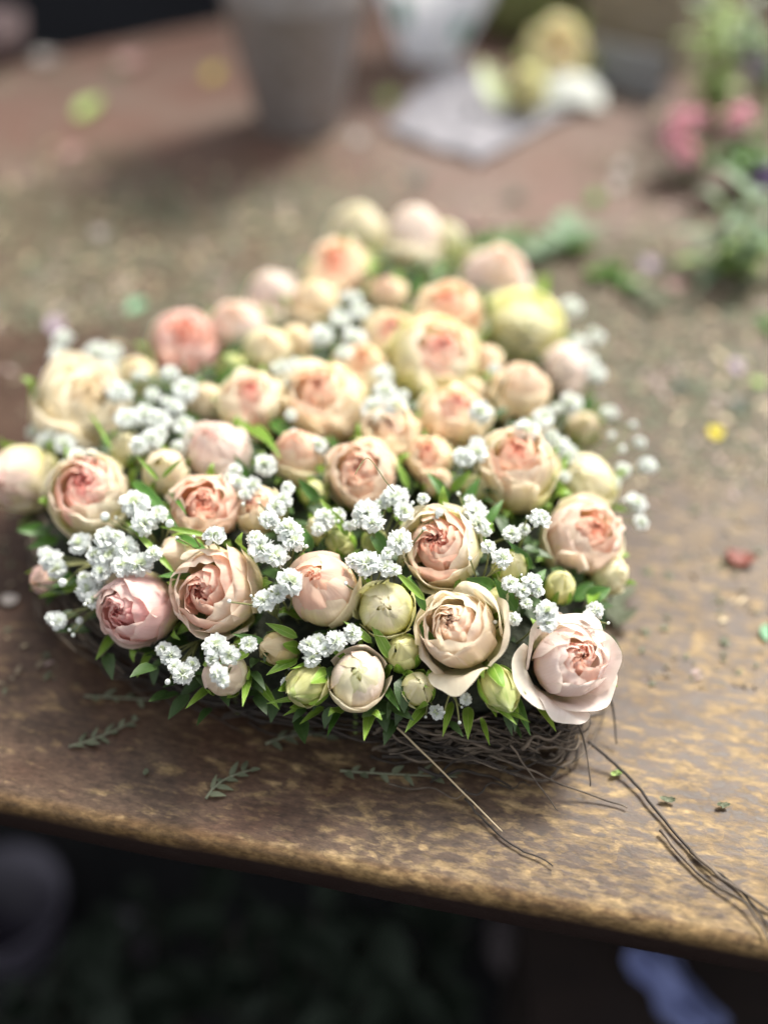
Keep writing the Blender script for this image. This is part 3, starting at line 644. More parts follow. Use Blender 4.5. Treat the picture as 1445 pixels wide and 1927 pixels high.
# ---------------------------------------------------------------- baby's breath
def floret_mesh(seed, n=58):
    rng = random.Random(seed); V = []; F = []; mi = []
    def patch(base, d, L, w, m_, cup):
        d = Vector(d).normalized(); side = d.cross(Vector((rng.uniform(-1, 1), rng.uniform(-1, 1), rng.uniform(-1, 1)))).normalized(); nrm = side.cross(d); b0 = len(V)
        for j, (t, ww) in enumerate(((0, .25), (.4, .8), (.78, 1.0), (1.0, .55))):
            for k in range(3):
                u = k - 1; V.append(Vector(base) + d * L * t * (1 - .12 * abs(u) * (j == 3)) + side * u * w * ww + nrm * (cup * t * t * L + abs(u) * 0.25 * w + rng.uniform(-.03, .03)))
        for j in range(3):
            for k in range(2): a = b0 + j * 3 + k; F.append((a, a + 1, a + 4, a + 3)); mi.append(m_)
    for i in range(n):
        t = (i + .5) / n; th = math.acos(1 - 1.25 * t); ph = i * 2.399 + rng.uniform(-.3, .3)
        d = Vector((math.sin(th) * math.cos(ph), math.sin(th) * math.sin(ph), math.cos(th) * .85 + rng.uniform(-.1, .1)))
        inner_ = t < 0.12
        patch(d * 0.18 + Vector((0, 0, -.15)), d, rng.uniform(0.60, 0.84) * (.7 if inner_ else 1), rng.uniform(0.20, 0.30), 1 if inner_ and rng.random() < .6 else 0, rng.uniform(-.35, .35))
    a = len(V); v, f = lathe([(0.04, -0.95), (0.16, -0.78), (0.24, -0.5), (0.26, -0.22)], 8)
    V += v; F += [tuple(i + a for i in q) for q in f]; mi += [2] * len(f)
    return mesh('floret', V, F, [M_FLORET, M_FLCORE, M_CALYX], mi=mi)
def bead_mesh():
    v, f = lathe([(0.0, -1.4), (0.25, -1.2), (0.7, -.6), (0.85, -.1), (.7, .45), (.35, .8), (0, .9)], 10, 0.1)
    v2, f2 = lathe([(0.1, -1.5), (0.5, -1.05), (0.82, -.5), (0.9, -.15)], 10)
    n = len(v); return mesh('floret_bud', v + v2, f + [tuple(i + n for i in q) for q in f2], [M_FLORET, M_CALYX], mi=[0] * len(f) + [1] * len(f2))
FLM = [floret_mesh(k) for k in range(8)]; BEAD = bead_mesh()
def cluster_thing(loc_list, root_pt, label, bend=0.01):
    """loc_list: (point, radius, is_bead)"""
    root = empty('babys_breath', root_pt); tag(root, label, 'flower', 'sprigs of white baby\'s breath')
    tubes = []; C0 = sum((p for p, _, _ in loc_list), Vector()) / len(loc_list)
    fork = root_pt.lerp(C0, 0.45)
    tubes.append(tube(bez(root_pt - root_pt, (fork - root_pt) * .5 + Vector((.002, .001, 0)), fork - root_pt, 5), 0.0006, 0.0005, 5))
    for (p, r, bead) in loc_list:
        d = (p - fork).normalized(); up = (d * 0.5 + Vector((0, 0, 0.65)) + (cam.location - p).normalized() * 0.55 + Vector((random.uniform(-.35, .35), random.uniform(-.35, .35), 0))).normalized()
        o = link('floret' if not bead else 'floret_bud', BEAD if bead else random.choice(FLM), root)
        o.location = p - root_pt; o.rotation_mode = 'QUATERNION'
        o.rotation_quaternion = Vector((0, 0, 1)).rotation_difference(up) @ Quaternion((0, 0, 1), random.uniform(0, 6.28)); o.scale = (r * random.uniform(.92, 1.08), r * random.uniform(.92, 1.08), r * random.uniform(.85, 1.05))
        e = p - up * r * 0.9
        tubes.append(tube(bez(fork - root_pt, (fork.lerp(e, .5) + Vector((random.uniform(-1, 1), random.uniform(-1, 1), 0.4)) * bend * .4) - root_pt, e - root_pt, 7), 0.0006, 0.00045, 5))
    v, f, _ = join(tubes); link('stem', mesh('stem', v, f, M_WIRE), root)
    return root
BB = [
 ('two-lobed white sprig standing highest at the upper left corner', [(118,638,22),(112,668,22),(96,706,20),(80,745,16)], .022),
 ('white sprig right of the highest one behind the large cream rose', [(182,662,24),(213,662,22),(182,700,26),(204,688,20)], .022),
 ('white sprig above the small yellow-cream rose, upper left', [(225,737,27),(263,706,15),(288,742,16)], .016),
 ('two white florets beside the pink notch rose', [(320,703,20),(348,733,29),(330,765,20)], .018),
 ('dense white sprig right of the large cream rose at the upper left', [(238,786,28),(272,780,27),(300,790,28),(318,758,18),(286,826,26),(262,838,22),(300,815,18)], .018),
 ('white sprig in shade between the cream bud and the egg-shaped pink rose', [(345,800,24),(362,822,20),(335,840,16)], .008),
 ('white sprig below the large cream rose at the left edge', [(92,822,24),(122,834,22),(62,812,15),(76,836,14)], .010),
 ('white sprig just above the wide pink-hearted rose, left', [(148,864,26),(128,880,22),(172,858,18)], .016),
 ('cluster of white florets in the far middle', [(605,632,27),(668,638,27),(640,602,22),(660,560,21),(676,586,22),(648,664,18),(632,588,14)], .020),
 ('white sprig in the upper middle left of the small orange-hearted rose', [(528,692,20),(560,688,22),(545,722,14),(588,706,16)], .016),
 ('upright bunch of white florets in the upper centre', [(720,702,21),(726,736,26),(702,768,28),(746,766,27),(716,785,20),(760,742,13)], .018),
 ('single white floret resting on the pink-topped peach rose', [(904,776,26),(930,692,13)], .022),
 ('white sprig at the far right edge behind the yellow-green rose', [(1010,560,24),(1030,590,22),(1042,618,18)], .012),
 ('round white floret standing out at the far right', [(1076,577,23)], .020),
 ('white sprig arching out right of the yellow-green rose', [(1122,632,19),(1090,645,20),(1104,680,22),(1122,704,20),(1070,655,17)], .014),
 ('pair of white florets below the pinky white closed rose', [(1075,758,25),(1022,786,25),(1048,768,14)], .018),
 ('white floret resting on the coral crown of the tall cream rose', [(992,813,29),(1018,795,13)], .026),
 ('pale sprig in the dip right of the tall cream rose', [(1052,838,26),(1068,856,26),(1036,824,20),(1062,898,14)], .012),
 ('loose white floret floating right of the heart, higher up', [(1146,776,19),(1150,820,9),(1170,845,9)], .014),
 ('thin sprig with four small florets reaching far to the right', [(1218,876,20),(1203,832,14),(1172,884,17),(1156,908,15),(1190,800,8)], .012),
 ('white double floret hanging lowest at the far right', [(1196,946,24),(1206,984,17)], .008),
 ('white floret left of the tiny coral-hearted peach rose', [(500,874,26),(548,780,14),(600,838,20),(553,815,10)], .016),
 ('white sprig between the orange-hearted and the tall cream rose', [(872,860,24),(897,850,23),(896,832,15)], .022),
 ('shaded white sprig right of the egg-shaped pink rose', [(442,884,16),(448,908,20),(476,914,20),(462,930,15),(430,898,12)], .014),
 ('round white sprig above the cream clasped bud, left', [(254,948,31),(272,984,28),(297,968,20),(320,985,10),(198,972,10)], .022),
 ('big round white bunch left of the large coral-hearted rose in the middle', [(744,934,30),(690,964,30),(760,962,24),(702,984,24),(670,985,14),(716,948,14)], .022),
 ('white chain of florets left of centre', [(542,918,16),(520,954,24),(506,978,22),(534,940,20)], .022),
 ('bright white bunch just left of the layered peach rose', [(546,998,30),(552,1018,24),(492,1032,30),(520,1046,26),(480,1012,18)], .022),
 ('single white floret above the large left-facing rose', [(404,1007,25)], .026),
 ('small white sprig behind the dark green slim bud', [(612,974,24),(636,968,16),(600,995,16),(655,990,12)], .012),
 ('tuft of white florets left of the tall cream rose petals', [(893,964,29),(900,985,22),(884,940,13),(962,1004,20),(986,996,13),(914,1000,12)], .018),
 ('neat round white floret beside the orange-hearted rose', [(1016,975,25)], .030),
 ('tiny white floret on the rim of the big coral-hearted rose', [(796,938,13),(826,964,9)], .026),
 ('densest white bunch at the left front above the pink rose', [(150,1022,25),(200,1012,26),(206,1040,27),(238,1030,26),(180,1044,22),(262,1062,28),(232,1064,26),(290,1042,18),(222,1010,16),(190,1076,22)], .022),
 ('white sprig at the left edge over the brownish bud', [(95,1052,25),(108,1070,22),(118,1096,10),(84,1040,15)], .018),
 ('white sprig left of the deep pink heart', [(166,1110,26),(178,1128,22),(160,1090,18),(196,1094,12)], .012),
 ('stray white floret hanging below the left edge', [(110,1168,20),(150,1168,8),(96,1162,13)], .000),
 ('round white floret touching the big coral-hearted rose on its left', [(752,1018,30),(730,1040,14)], .024),
 ('white bunch over the round yellow-green rose', [(690,1060,29),(722,1064,24),(742,1072,16),(668,1056,20)], .022),
 ('large white floret left of the layered peach rose', [(546,1094,30)], .030),
 ('white floret lying at the right side of the large left-facing rose', [(497,1130,25),(522,1118,20)], .026),
 ('white floret on the green bud right of the big coral-hearted rose', [(945,1050,22),(918,1028,17)], .020),
 ('airy white sprig over the yellow-green bud at the right', [(1000,1094,22),(960,1098,20),(982,1112,17),(1012,1112,14),(990,1135,14)], .016),
 ('white floret on the upper rim of the widest open rose', [(1028,1150,25),(1030,1172,20)], .026),
 ('small white floret left of the widest open rose', [(967,1164,16)], .020),
 ('white floret at the right shoulder of the widest open rose', [(1120,1148,20),(1106,1160,14)], .020),
 ('white sprig hanging over the lower left edge, furthest left at the front', [(322,1234,22),(345,1268,23),(308,1222,18),(362,1250,16),(330,1255,16),(316,1283,7)], .004),
 ('white sprig over the hanging peach bud at the front', [(405,1215,27),(432,1232,22),(412,1268,22),(400,1240,16),(468,1212,20),(420,1282,15)], .020),
 ('white sprig in the lower middle left of the pink ball rose', [(582,1214,22),(588,1238,20),(632,1206,25),(664,1192,22),(600,1204,16),(612,1222,16)], .014),
 ('little white petals floret below the small green buds', [(822,1340,17)], -.012),
 ('bluish white floret in the shade of the spiky green bud', [(540,1284,14),(876,1316,12)], -.002),
]
BB[-1] = ('bluish white floret in the shade of the spiky green bud', [(540,1284,14)], -.002)
BB.append(('dim white floret in the shade under the open swirl rose', [(876,1316,15)], -.004))
def bb_point(x, y, dz, R_):
    p = on_dome(x, y, dz); return p
for lab, pts, dz in BB:
    L = []
    for (x, y, r) in pts:
        p = bb_point(x, y, dz + random.uniform(-.002, .002), r); L.append((p, r * 1.02 * depth(p) / FPX, r < 11))
    c = sum((p for p, _, _ in L), Vector()) / len(L)
    rt = Vector((c.x, c.y, 0)); rt.xy = rt.xy.lerp(HC2, 0.10 if inside_dist(c.xy) > 0 else 0.22); rt.z = 0.05
    # tiny unopened florets round the sprig
    for _ in range(random.randint(1, 3)):
        a = random.choice(L)[0]; d = Vector((random.gauss(0, .007), random.gauss(0, .007), random.uniform(-.004, .003)))
        if inside_dist((a + d).xy) < -.012: continue
        L.append((a + d, random.uniform(.0008, .0014), True))
    cluster_thing(L, rt, lab)

# ---------------------------------------------------------------- green leaves tucked in
LEAVES = [ # x0,y0 base -> x1,y1 tip, half width px, dz, material
 (250,905,320,985,13,.018,0),(300,905,255,860,5,.026,1),(305,900,345,870,5,.026,1),(320,925,345,965,6,.02,0),(205,845,190,805,6,.016,0),(215,850,160,770,3,.024,1),
 (395,1010,300,1000,6,.02,1),(330,1010,385,1040,12,.022,0),(330,1080,230,985,7,.024,1),(365,1085,300,1090,10,.02,0),(95,1000,35,1005,15,.006,0),(110,1015,60,1035,12,.004,0),
 (150,1090,60,1110,14,.002,0),(160,1100,80,1130,10,-.004,1),(410,730,470,690,18,.012,0),(430,745,395,720,12,.010,0),(510,790,545,840,15,.012,0),(480,800,515,850,9,.018,1),
 (440,790,500,845,7,.020,1),(600,945,560,905,12,.012,0),(640,990,600,940,8,.018,1),(585,1040,560,985,14,.012,0),(655,1010,620,960,9,.018,1),(730,1045,690,990,16,.010,0),
 (845,940,800,890,11,.016,0),(850,925,885,890,10,.016,1),(770,920,745,870,8,.014,1),(870,960,905,900,12,.012,0),(905,1000,950,940,10,.014,0),(930,1000,880,955,7,.014,1),
 (930,1110,885,1095,16,.010,0),(970,1150,930,1095,16,.014,0),(990,1120,1030,1070,13,.010,0),(1000,1070,960,1030,12,.010,0),(1080,1130,1120,1095,14,.000,0),(1100,1130,1150,1110,18,.004,0),
 (1120,1100,1110,1150,16,.000,1),(800,1130,740,1080,8,.024,1),(800,1150,770,1090,9,.020,0),(830,1240,790,1180,14,.010,0),(700,1210,650,1175,9,.016,1),(735,1240,700,1180,12,.014,0),
 (470,1230,410,1255,9,.018,1),(500,1210,440,1200,8,.016,0),(470,1265,460,1330,9,.002,1),(560,1200,500,1180,10,.012,0),(560,1240,510,1270,12,.006,0),(600,1280,540,1300,9,.000,1),
 (600,1310,510,1330,7,-.008,1),(590,1320,540,1350,6,-.014,1),(610,1330,570,1365,7,-.018,0),(700,1330,688,1390,13,-.008,1),(755,1260,800,1300,9,.006,1),(720,1290,745,1330,9,.000,0),
 (900,1300,960,1360,10,.000,1),(925,1330,985,1358,7,-.004,1),(905,1350,918,1405,6,-.016,1),(290,1215,265,1270,8,-.012,1),(330,1270,390,1275,5,.000,0),(360,1160,400,1190,9,.004,0),
 (1000,760,1020,730,10,.014,0),(1100,780,1120,740,12,.008,0),(1120,790,1135,760,10,.004,1),(780,560,800,520,12,.010,0),(820,530,835,490,9,.010,0),(700,520,695,480,9,.012,1),(760,540,740,505,9,.010,1),
 (555,605,560,555,8,.010,1),(885,570,860,520,9,.010,0),(960,500,900,478,10,.004,1),(1040,900,1070,860,12,.012,1),(1080,960,1040,905,13,.014,1),(1150,1120,1165,1060,13,.000,0),
 (650,1240,615,1215,8,.012,1),(960,1300,990,1375,12,-.010,0),(1010,1320,1040,1378,10,-.012,1),(850,1320,835,1385,9,-.012,1),(880,1330,880,1380,12,-.014,0),(800,1330,770,1372,10,-.010,1),(640,1330,620,1385,9,-.014,0),(480,1280,520,1335,10,-.010,1),(400,1290,360,1330,9,-.010,0),(220,1190,190,1235,10,-.010,0),(500,1060,470,1000,9,.012,0),(470,905,440,860,9,.010,0),(380,800,350,780,9,.010,0),(820,800,790,770,10,.010,0),(640,860,620,820,9,.008,0),(1010,900,1030,850,9,.010,0),
]
from collections import defaultdict
def dirword(dx, dy):
    a = math.degrees(math.atan2(-dy, dx)) % 360
    return ['right', 'up and to the right', 'upward', 'up and to the left', 'left', 'down and to the left', 'downward', 'down and to the right'][int(((a + 22.5) % 360) // 45)]
used = set()
for k, (x0, y0, x1, y1, hw, dz, mt) in enumerate(LEAVES):
    a = on_dome(x0, y0, dz - 0.012); b = on_dome(x1, y1, dz); L_ = (b - a).length; w_ = hw * depth(b) / FPX
    near = sorted(RPOS, key=lambda r: (r[0] - (x0 + x1) / 2) ** 2 + (r[1] - (y0 + y1) / 2) ** 2)
    word = 'slender' if hw < 9 else 'broad' if hw > 13 else 'narrow'; dw = dirword(x1 - x0, y1 - y0)
    for r_ in near:
        short = r_[4]
        for cut in (' with ', ' at the ', ' near ', ' right of', ' left of', ' below', ' under', ' in the', ' on the', ' behind', ' beside', ' between'):
            pass
        lab = f'{word} {"dark" if mt == 0 else "bright"} green leaf pointing {dw} by the ' + short
        lab = ' '.join(lab.split()[:24])
        if lab not in used: break
    words = lab.split()
    if len(words) > 16:     # shorten the rose's own description, keep it unique
        lab2 = f'{word} leaf pointing {dw.replace(" and to the", "")} by ' + r_[4]; w2 = lab2.split()[:16]
        while w2[-1] in ('the', 'a', 'of', 'at', 'and', 'with', 'in', 'by', 'one', 'its', 'right', 'left', 'below', 'under', 'above', 'between', 'on', 'over', 'beside', 'behind', 'big', 'two'): w2 = w2[:-1]
        lab = ' '.join(w2)
        if lab in used: lab = ('dark ' if mt == 0 else 'bright ') + ' '.join(lab.split()[:15])
        if lab in used: lab = 'second ' + ' '.join(lab.split()[1:])
    used.add(lab)
    if y1 > 1140 and k % 5 < 3: mt = 1
    v, f, uv = leaf_geo(L_ * 1.05, w_, random.uniform(.3, .8), .35, 5, 9, .12, k, random.uniform(-.6, .6))
    o = link('rose_leaf', mesh('rose_leaf', v, f, M_LEAF if mt == 0 else M_SEPAL, uv=uv)); o.location = a
    o.rotation_mode = 'QUATERNION'; o.rotation_quaternion = basis(b - a + Vector((0, 0, .25 * L_)), (cam.location - a).normalized() + Vector((0, 0, .6))).to_quaternion()
    tag(o, lab, 'leaf', 'green leaves tucked among the roses')

# ---------------------------------------------------------------- loose strands and stalks round the base
def strand(name, pxs, r0, r1, mat_, lab, cat, grp=None, jt=0.002):
    P = [at(x, y, z) for x, y, z in pxs]; pts = []
    for i in range(len(P) - 1):
        a, b, c, d = P[max(i - 1, 0)], P[i], P[i + 1], P[min(i + 2, len(P) - 1)]
        for j in range(8):
            t = j / 8; q = 0.5 * ((2 * b) + (c - a) * t + (2 * a - 5 * b + 4 * c - d) * t * t + (3 * b - a - 3 * c + d) * t ** 3)
            q = q + Vector((pnoise((q.x * 60, 1, 0)), pnoise((q.x * 60, 2, 0)), pnoise((q.y * 60, 3, 0)))) * jt + Vector((pnoise((q.x * 260, 5, r0 * 9e3)), pnoise((q.y * 260, 6, 0)), 0)) * jt * .45; q.z = max(q.z, r0 * 1.1); pts.append(q)
    pts.append(P[-1]); o0 = pts[0].copy(); v, f = tube([p - o0 for p in pts], r0, r1, 6)
    o = link(name, mesh(name, v, f, mat_)); o.location = o0; return tag(o, lab, cat, grp)
G = 'loose strands on the worktable'
strand('straw', [(728,1352,.03),(800,1420,.022),(880,1500,.010),(945,1565,.003)], .0006, .0003, M_STRAW, 'thin pale straw poking out of the base towards the front edge', 'straw', G, .0005)
strand('twig_strand', [(1105,1395,.012),(1180,1460,.004),(1290,1590,.002),(1380,1665,.002),(1450,1745,.002)], .0009, .0006, M_TWIGD, 'long dark twig running from the tip of the heart to the lower right corner', 'twig', G)
strand('twig_strand', [(1240,1560,.003),(1310,1640,.002),(1400,1700,.004),(1460,1790,.002)], .0009, .0006, M_TWIG, 'grey-brown twig lying nearest the front edge at the lower right', 'twig', G)
strand('twig_strand', [(1300,1600,.002),(1370,1660,.004),(1460,1720,.002)], .0011, .0007, M_TWIG, 'thick short grey twig at the right edge of the picture', 'twig', G)
strand('twig_strand', [(960,1400,.030),(1000,1460,.016),(1050,1525,.006)], .0006, .0003, M_TWIG, 'short curved twig springing down from the front of the base', 'twig', G)
strand('twig_strand', [(1075,1330,.04),(1100,1400,.020),(1110,1480,.006)], .0007, .0004, M_TWIG, 'thin twig curling down below the widest rose', 'twig', G)
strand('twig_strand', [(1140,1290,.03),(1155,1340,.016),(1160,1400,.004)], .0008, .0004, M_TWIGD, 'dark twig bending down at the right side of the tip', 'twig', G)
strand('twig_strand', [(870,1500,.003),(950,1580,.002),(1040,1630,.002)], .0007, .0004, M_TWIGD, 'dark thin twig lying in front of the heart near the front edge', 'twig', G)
strand('twig_strand', [(920,1420,.02),(1020,1460,.012),(1120,1500,.003),(1180,1520,.002)], .0007, .0004, M_TWIG, 'twig fraying off the base to the right of the tip', 'twig', G)
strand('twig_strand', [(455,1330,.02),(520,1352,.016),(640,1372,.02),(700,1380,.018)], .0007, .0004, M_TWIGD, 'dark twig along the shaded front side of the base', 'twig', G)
strand('wisp', [(742,925,.13),(725,905,.135),(712,885,.138),(690,862,.139),(668,893,.137)], .0003, .00022, M_WIRE, 'dark hair-thin wisp curled over the heart of the central swirled rose', 'stem', None, .0002)
for (pp, lb) in (((1150,800),(1205,832)), 'thin bare stem arching to the upper right florets'), (((1110,850),(1218,900)), 'thin bare stem reaching the far right florets'):
    strand('wisp', [(pp[0][0]-60, pp[0][1]+40, .055), (pp[0][0], pp[0][1], .062), (pp[1][0], pp[1][1], .062)], .0005, .0003, M_WIRE, lb, 'stem', None, .0005)
# moss fragments and dull leafy stalks on the table in the shade
def sprig(name, px, mat_, lab, cat, grp, n=9, L=.012, z=.002, w=.2):
    P = [at(x, y, z) for x, y in px]; o0 = P[0].copy(); parts = [tube(bez(P[0] - o0, P[1] - o0, P[2] - o0, 10), .0008, .0004, 5)]
    root = empty(name, o0); tag(root, lab, cat, grp); v, f = parts[0]; link('stalk', mesh('stalk', v, f, mat_), root)
    for k in range(n):
        t = (k + .8) / (n + .5); q = P[0] * (1 - t) ** 2 + P[1] * 2 * t * (1 - t) + P[2] * t * t; tg = (P[2] - P[0]).normalized(); sd_ = (1 if k % 2 else -1)
        d = tg * .8 + Vector((-tg.y, tg.x, 0)) * sd_ * random.uniform(.4, 1) + Vector((0, 0, random.uniform(.1, .5)))
        v, f, uv = leaf_geo(L * random.uniform(.4, 1.3), L * w * random.uniform(.6, 1.2), random.uniform(-.6, 1.4), .3, 3, 6, .3, k); o = link('leaf', mesh('leaf', v, f, mat_, uv=uv), root)
        o.location = q - o0; o.rotation_mode = 'QUATERNION'; o.rotation_quaternion = basis(d, (0, 0, 1)).to_quaternion()
    return root
GS = 'stripped leafy bits lying on the worktable'
sprig('leafy_sprig', [(388,1503),(410,1460),(480,1448)], M_DULLLEAF, 'dull green curled sprig in front of the heart, leftmost near the front edge', 'sprig', GS, 9, .009)
sprig('leafy_sprig', [(130,1405),(185,1392),(262,1352)], M_DULLLEAF, 'dull green sprig lying left of the heart in its shade', 'sprig', GS, 10, .009)
sprig('leafy_sprig', [(500,1400),(560,1372),(620,1388)], M_DULLLEAF, 'dim sprig close under the middle of the heart', 'sprig', GS, 9, .009)
sprig('leafy_sprig', [(640,1450),(700,1456),(860,1462)], M_DULLLEAF, 'long dim sprig lying along the front of the base', 'sprig', GS, 10, .009)
sprig('leafy_sprig', [(160,1310),(220,1312),(300,1318)], M_DULLLEAF, 'pale grey sprig at the left under the overhanging florets', 'sprig', GS, 6, .007)
sprig('leafy_sprig', [(870,470),(960,440),(1090,470)], M_LEAF, 'green leafy sprig just behind the heart at the far right', 'sprig', GS, 14, .030, .006, .3)
sprig('leafy_sprig', [(960,480),(1040,455),(1070,430)], M_SILVER, 'pale silver-green leaves behind the heart', 'sprig', GS, 8, .035, .01, .3)
sprig('leafy_sprig', [(1105,505),(1150,515),(1190,540)], M_LEAF, 'dark green sprig right behind the far right roses', 'sprig', GS, 10, .026, .004, .25)
sprig('leafy_sprig', [(1180,560),(1215,540),(1230,580)], M_DULLLEAF, 'olive-green sprig at the right on the dusty board', 'sprig', GS, 8, .024, .004, .3)
sprig('leafy_sprig', [(1160,1180),(1145,1150),(1165,1120)], M_DULLLEAF, 'dull green sprig lying under the right edge of the heart', 'sprig', GS, 8, .016, .006, .3)

# ---------------------------------------------------------------- scraps on the table: each one its own thing
def scrap_mat(c): return plain('scrap', [k * .85 for k in c], c, 8, .55, .1, tr=.25)
SC = {'leaf': M_LIGHTLEAF, 'yellow': scrap_mat((.75, .62, .03)), 'lilac': scrap_mat((.42, .33, .42)), 'pink': scrap_mat((.38, .23, .21)), 'red': scrap_mat((.24, .07, .05)),
      'green': M_LEAF, 'mint': scrap_mat((.20, .42, .24)), 'white': scrap_mat((.38, .34, .32)), 'olive': M_DULLLEAF, 'dark': scrap_mat((.06, .08, .055)), 'ochre': scrap_mat((.42, .34, .05))}
SCR = [(168,205,38,34,'leaf','bright green leaf scrap on the far left of the red-brown board'),(403,140,26,26,'ochre','dark yellow petal left of the zinc bucket'),(258,577,30,26,'mint','small mint-green leaf scrap behind the left notch of the heart'),
 (1346,815,28,22,'yellow','bright yellow petal lying alone on the board right of the heart'),(1385,690,24,24,'lilac','lilac petal on the right side of the board'),(1390,1052,55,26,'red','reddish blur of a fallen petal at the right edge'),
 (1440,1190,20,30,'mint','mint-green leaf at the right edge level with the tip of the heart'),(1425,720,26,16,'leaf','yellow-green scrap at the right edge above the yellow petal'),(1222,498,28,22,'lilac','lilac petal behind the far right roses'),
 (560,235,44,30,'white','crumpled whitish scrap at the foot of the zinc bucket'),(620,215,26,22,'mint','mint scrap right of the foot of the zinc bucket'),(675,262,28,18,'white','pale petal between the bucket and the grey sheet'),
 (140,290,34,20,'pink','pinkish petal on the left of the red-brown board'),(90,112,50,18,'white','pale scrap near the far left corner of the table'),(250,118,56,24,'pink','pale pink petals heaped near the far edge of the table'),
 (225,135,30,18,'olive','olive scrap near the far edge of the table'),(105,612,30,28,'lilac','faint lilac petal above the highest white sprig'),(730,185,26,24,'leaf','yellow-green scrap right of the zinc bucket'),
 (785,340,32,24,'dark','dark green scrap below the grey sheet'),(970,370,24,20,'dark','dark scrap on the red-brown board right of the middle'),(1120,375,28,26,'green','green leaf scrap on the red-brown board at the right'),
 (1172,316,26,22,'white','small pale petal on the red-brown board at the right'),(1160,350,26,22,'white','second small pale petal nearer the heart at the right'),(890,425,26,16,'pink','pinkish petal directly behind the far top roses'),
 (1270,540,40,20,'pink','pinkish petals on the dusty board at the right'),(1438,610,26,34,'green','green leaf at the right edge above the lilac petal'),(1390,765,36,26,'dark','dark scrap right of the heart above the yellow petal'),
 (1280,730,26,22,'dark','dark scrap between the heart and the lilac petal'),(275,1452,10,12,'olive','round green speck of leaf on the board, front left'),(1255,1505,30,10,'olive','small green scrap lying right of the long dark twig'),
 (1360,1515,24,10,'olive','small green scrap near the right edge at the front'),(1160,1455,26,10,'leaf','yellow-green scrap just right of the tip of the heart'),(20,1130,36,20,'white','pale scrap on the board at the far left edge, level with the pink rose'),
 (330,400,20,14,'olive','olive scrap on the grey dusty strip at the left'),(190,440,30,16,'white','pale scrap on the grey dusty strip at the left'),(60,500,30,14,'olive','olive scrap on the dusty strip at the far left edge')]
for k, (x, y, a_, b_, m_, lab) in enumerate(SCR):
    p = at(x, y, .002); sc_ = depth(p) / FPX; el = math.atan2(HC, p.y); V = []; UV = []; nu = 7; nv = 7
    for j in range(nv):
        for i in range(nu):
            u = -1 + 2 * i / (nu - 1); v_ = -1 + 2 * j / (nv - 1); uu = u * math.sqrt(1 - v_ * v_ / 2); vv_ = v_ * math.sqrt(1 - u * u / 2)
            r_ = 1 + .18 * pnoise((uu * 1.3 + k, vv_ * 1.3, k)); X = uu * a_ * sc_ * .5 * r_; Y = vv_ * b_ * sc_ * .5 * r_ / max(.35, math.sin(el))
            V.append((X, Y, .001 + (uu * uu + .4 * vv_ * vv_) * a_ * sc_ * .22 + .0015 * pnoise((u * 2, v_ * 2, k)))); UV.append(((u + 1) / 2, (v_ + 1) / 2))
    n_ = len(V); top = grid_faces(nu, nv)
    o = link('petal_scrap' if m_ in ('yellow', 'lilac', 'pink', 'white', 'red', 'ochre') else 'leaf_scrap', mesh('scrap', V, top, SC[m_], uv=UV)); o.location = (p.x, p.y, .0008); o.rotation_euler = (0, 0, random.uniform(-.4, .4))
    tag(o, lab, 'petal' if 'petal' in o.name else 'leaf', 'scraps fallen on the worktable')
parts = []; CM = []; M_CR1 = plain('dry_brown_chip', (.12, .09, .06), (.24, .19, .13), 60, .8); M_CR2 = plain('dusty_pink_chip', (.26, .18, .16), (.40, .32, .30), 60, .8)
CR = [(random.uniform(900, 1445), random.uniform(430, 900)) for _ in range(34)] + [(random.uniform(0, 700), random.uniform(350, 620)) for _ in range(34)] + [(random.uniform(0, 1300), random.uniform(90, 420)) for _ in range(18)]
for i in range(11000):                         # crumbs and stem chips, lying in drifts
    cx, cy = random.choice(CR); x = random.gauss(cx, 70); y = random.gauss(cy, 28)
    if i % 7 == 0: x = random.uniform(-20, 1460); y = random.uniform(330, 1300)
    if y < 60: continue
    p = at(x, y, .001)
    if inside_dist(p.xy) > -0.01 or to_t(p)[1] > 1.05: continue
    a = random.uniform(0, 6.28); L_ = random.uniform(.003, .015) * (1 if y < 800 else .6); v, f, uv = leaf_geo(L_, L_ * random.uniform(.06, .3), .6, .4, 3, 4, .1, i)
    CM += [0 if random.random() < .5 else random.choice((1, 2, 2, 2, 2, 2, 3))] * len(f)
    parts.append((xf(v, basis((math.cos(a), math.sin(a), random.uniform(0, .3)), (0, 0, 1)), (p.x, p.y, .001)), f, uv))
v, f, uv = join(parts); tag(link('plant_crumbs', mesh('plant_crumbs', v, f, [M_DULLLEAF, M_STRAW, M_CR1, M_CR2], uv=uv, mi=CM)), 'fine leaf crumbs and stem chips strewn over the worktable', 'debris', None, 'stuff')

# ---------------------------------------------------------------- things at the back of the table
def zinc():
    m, nt, bs, out = newmat('dull_zinc'); P = N(nt, 'ShaderNodeTexCoord').outputs['Object']
    a = tex_noise(nt, P, 14, 5, .65, .4, (1, 1, .25)); b = tex_noise(nt, P, 60, 4, .6)
    c = mix(nt, a, (0.15, 0.125, 0.115), (0.25, 0.225, 0.215)); c = mix(nt, ramp(nt, b, [(.45, (0,)), (.7, (.6,))]), c, (.33, .33, .34))
    nt.links.new(c, bs.inputs['Base Color']); bs.inputs['Metallic'].default_value = .1; bs.inputs['Roughness'].default_value = .45; bump(nt, bs, b, .3, .001); return m
pb = at(565, 232, 0); bk = empty('zinc_bucket', pb); tag(bk, 'tall grey zinc flower bucket standing behind the heart on the far side of the table', 'bucket')
Mz = zinc()
pr = [(0.0, .0025), (.042, .0025), (.0445, .0), (.047, .001), (.047, .006), (.0490, .010), (.0755, .135), (.0765, .137), (.0755, .139), (.100, .262), (.098, .262), (.073, .135), (.048, .012), (.0, .010)]
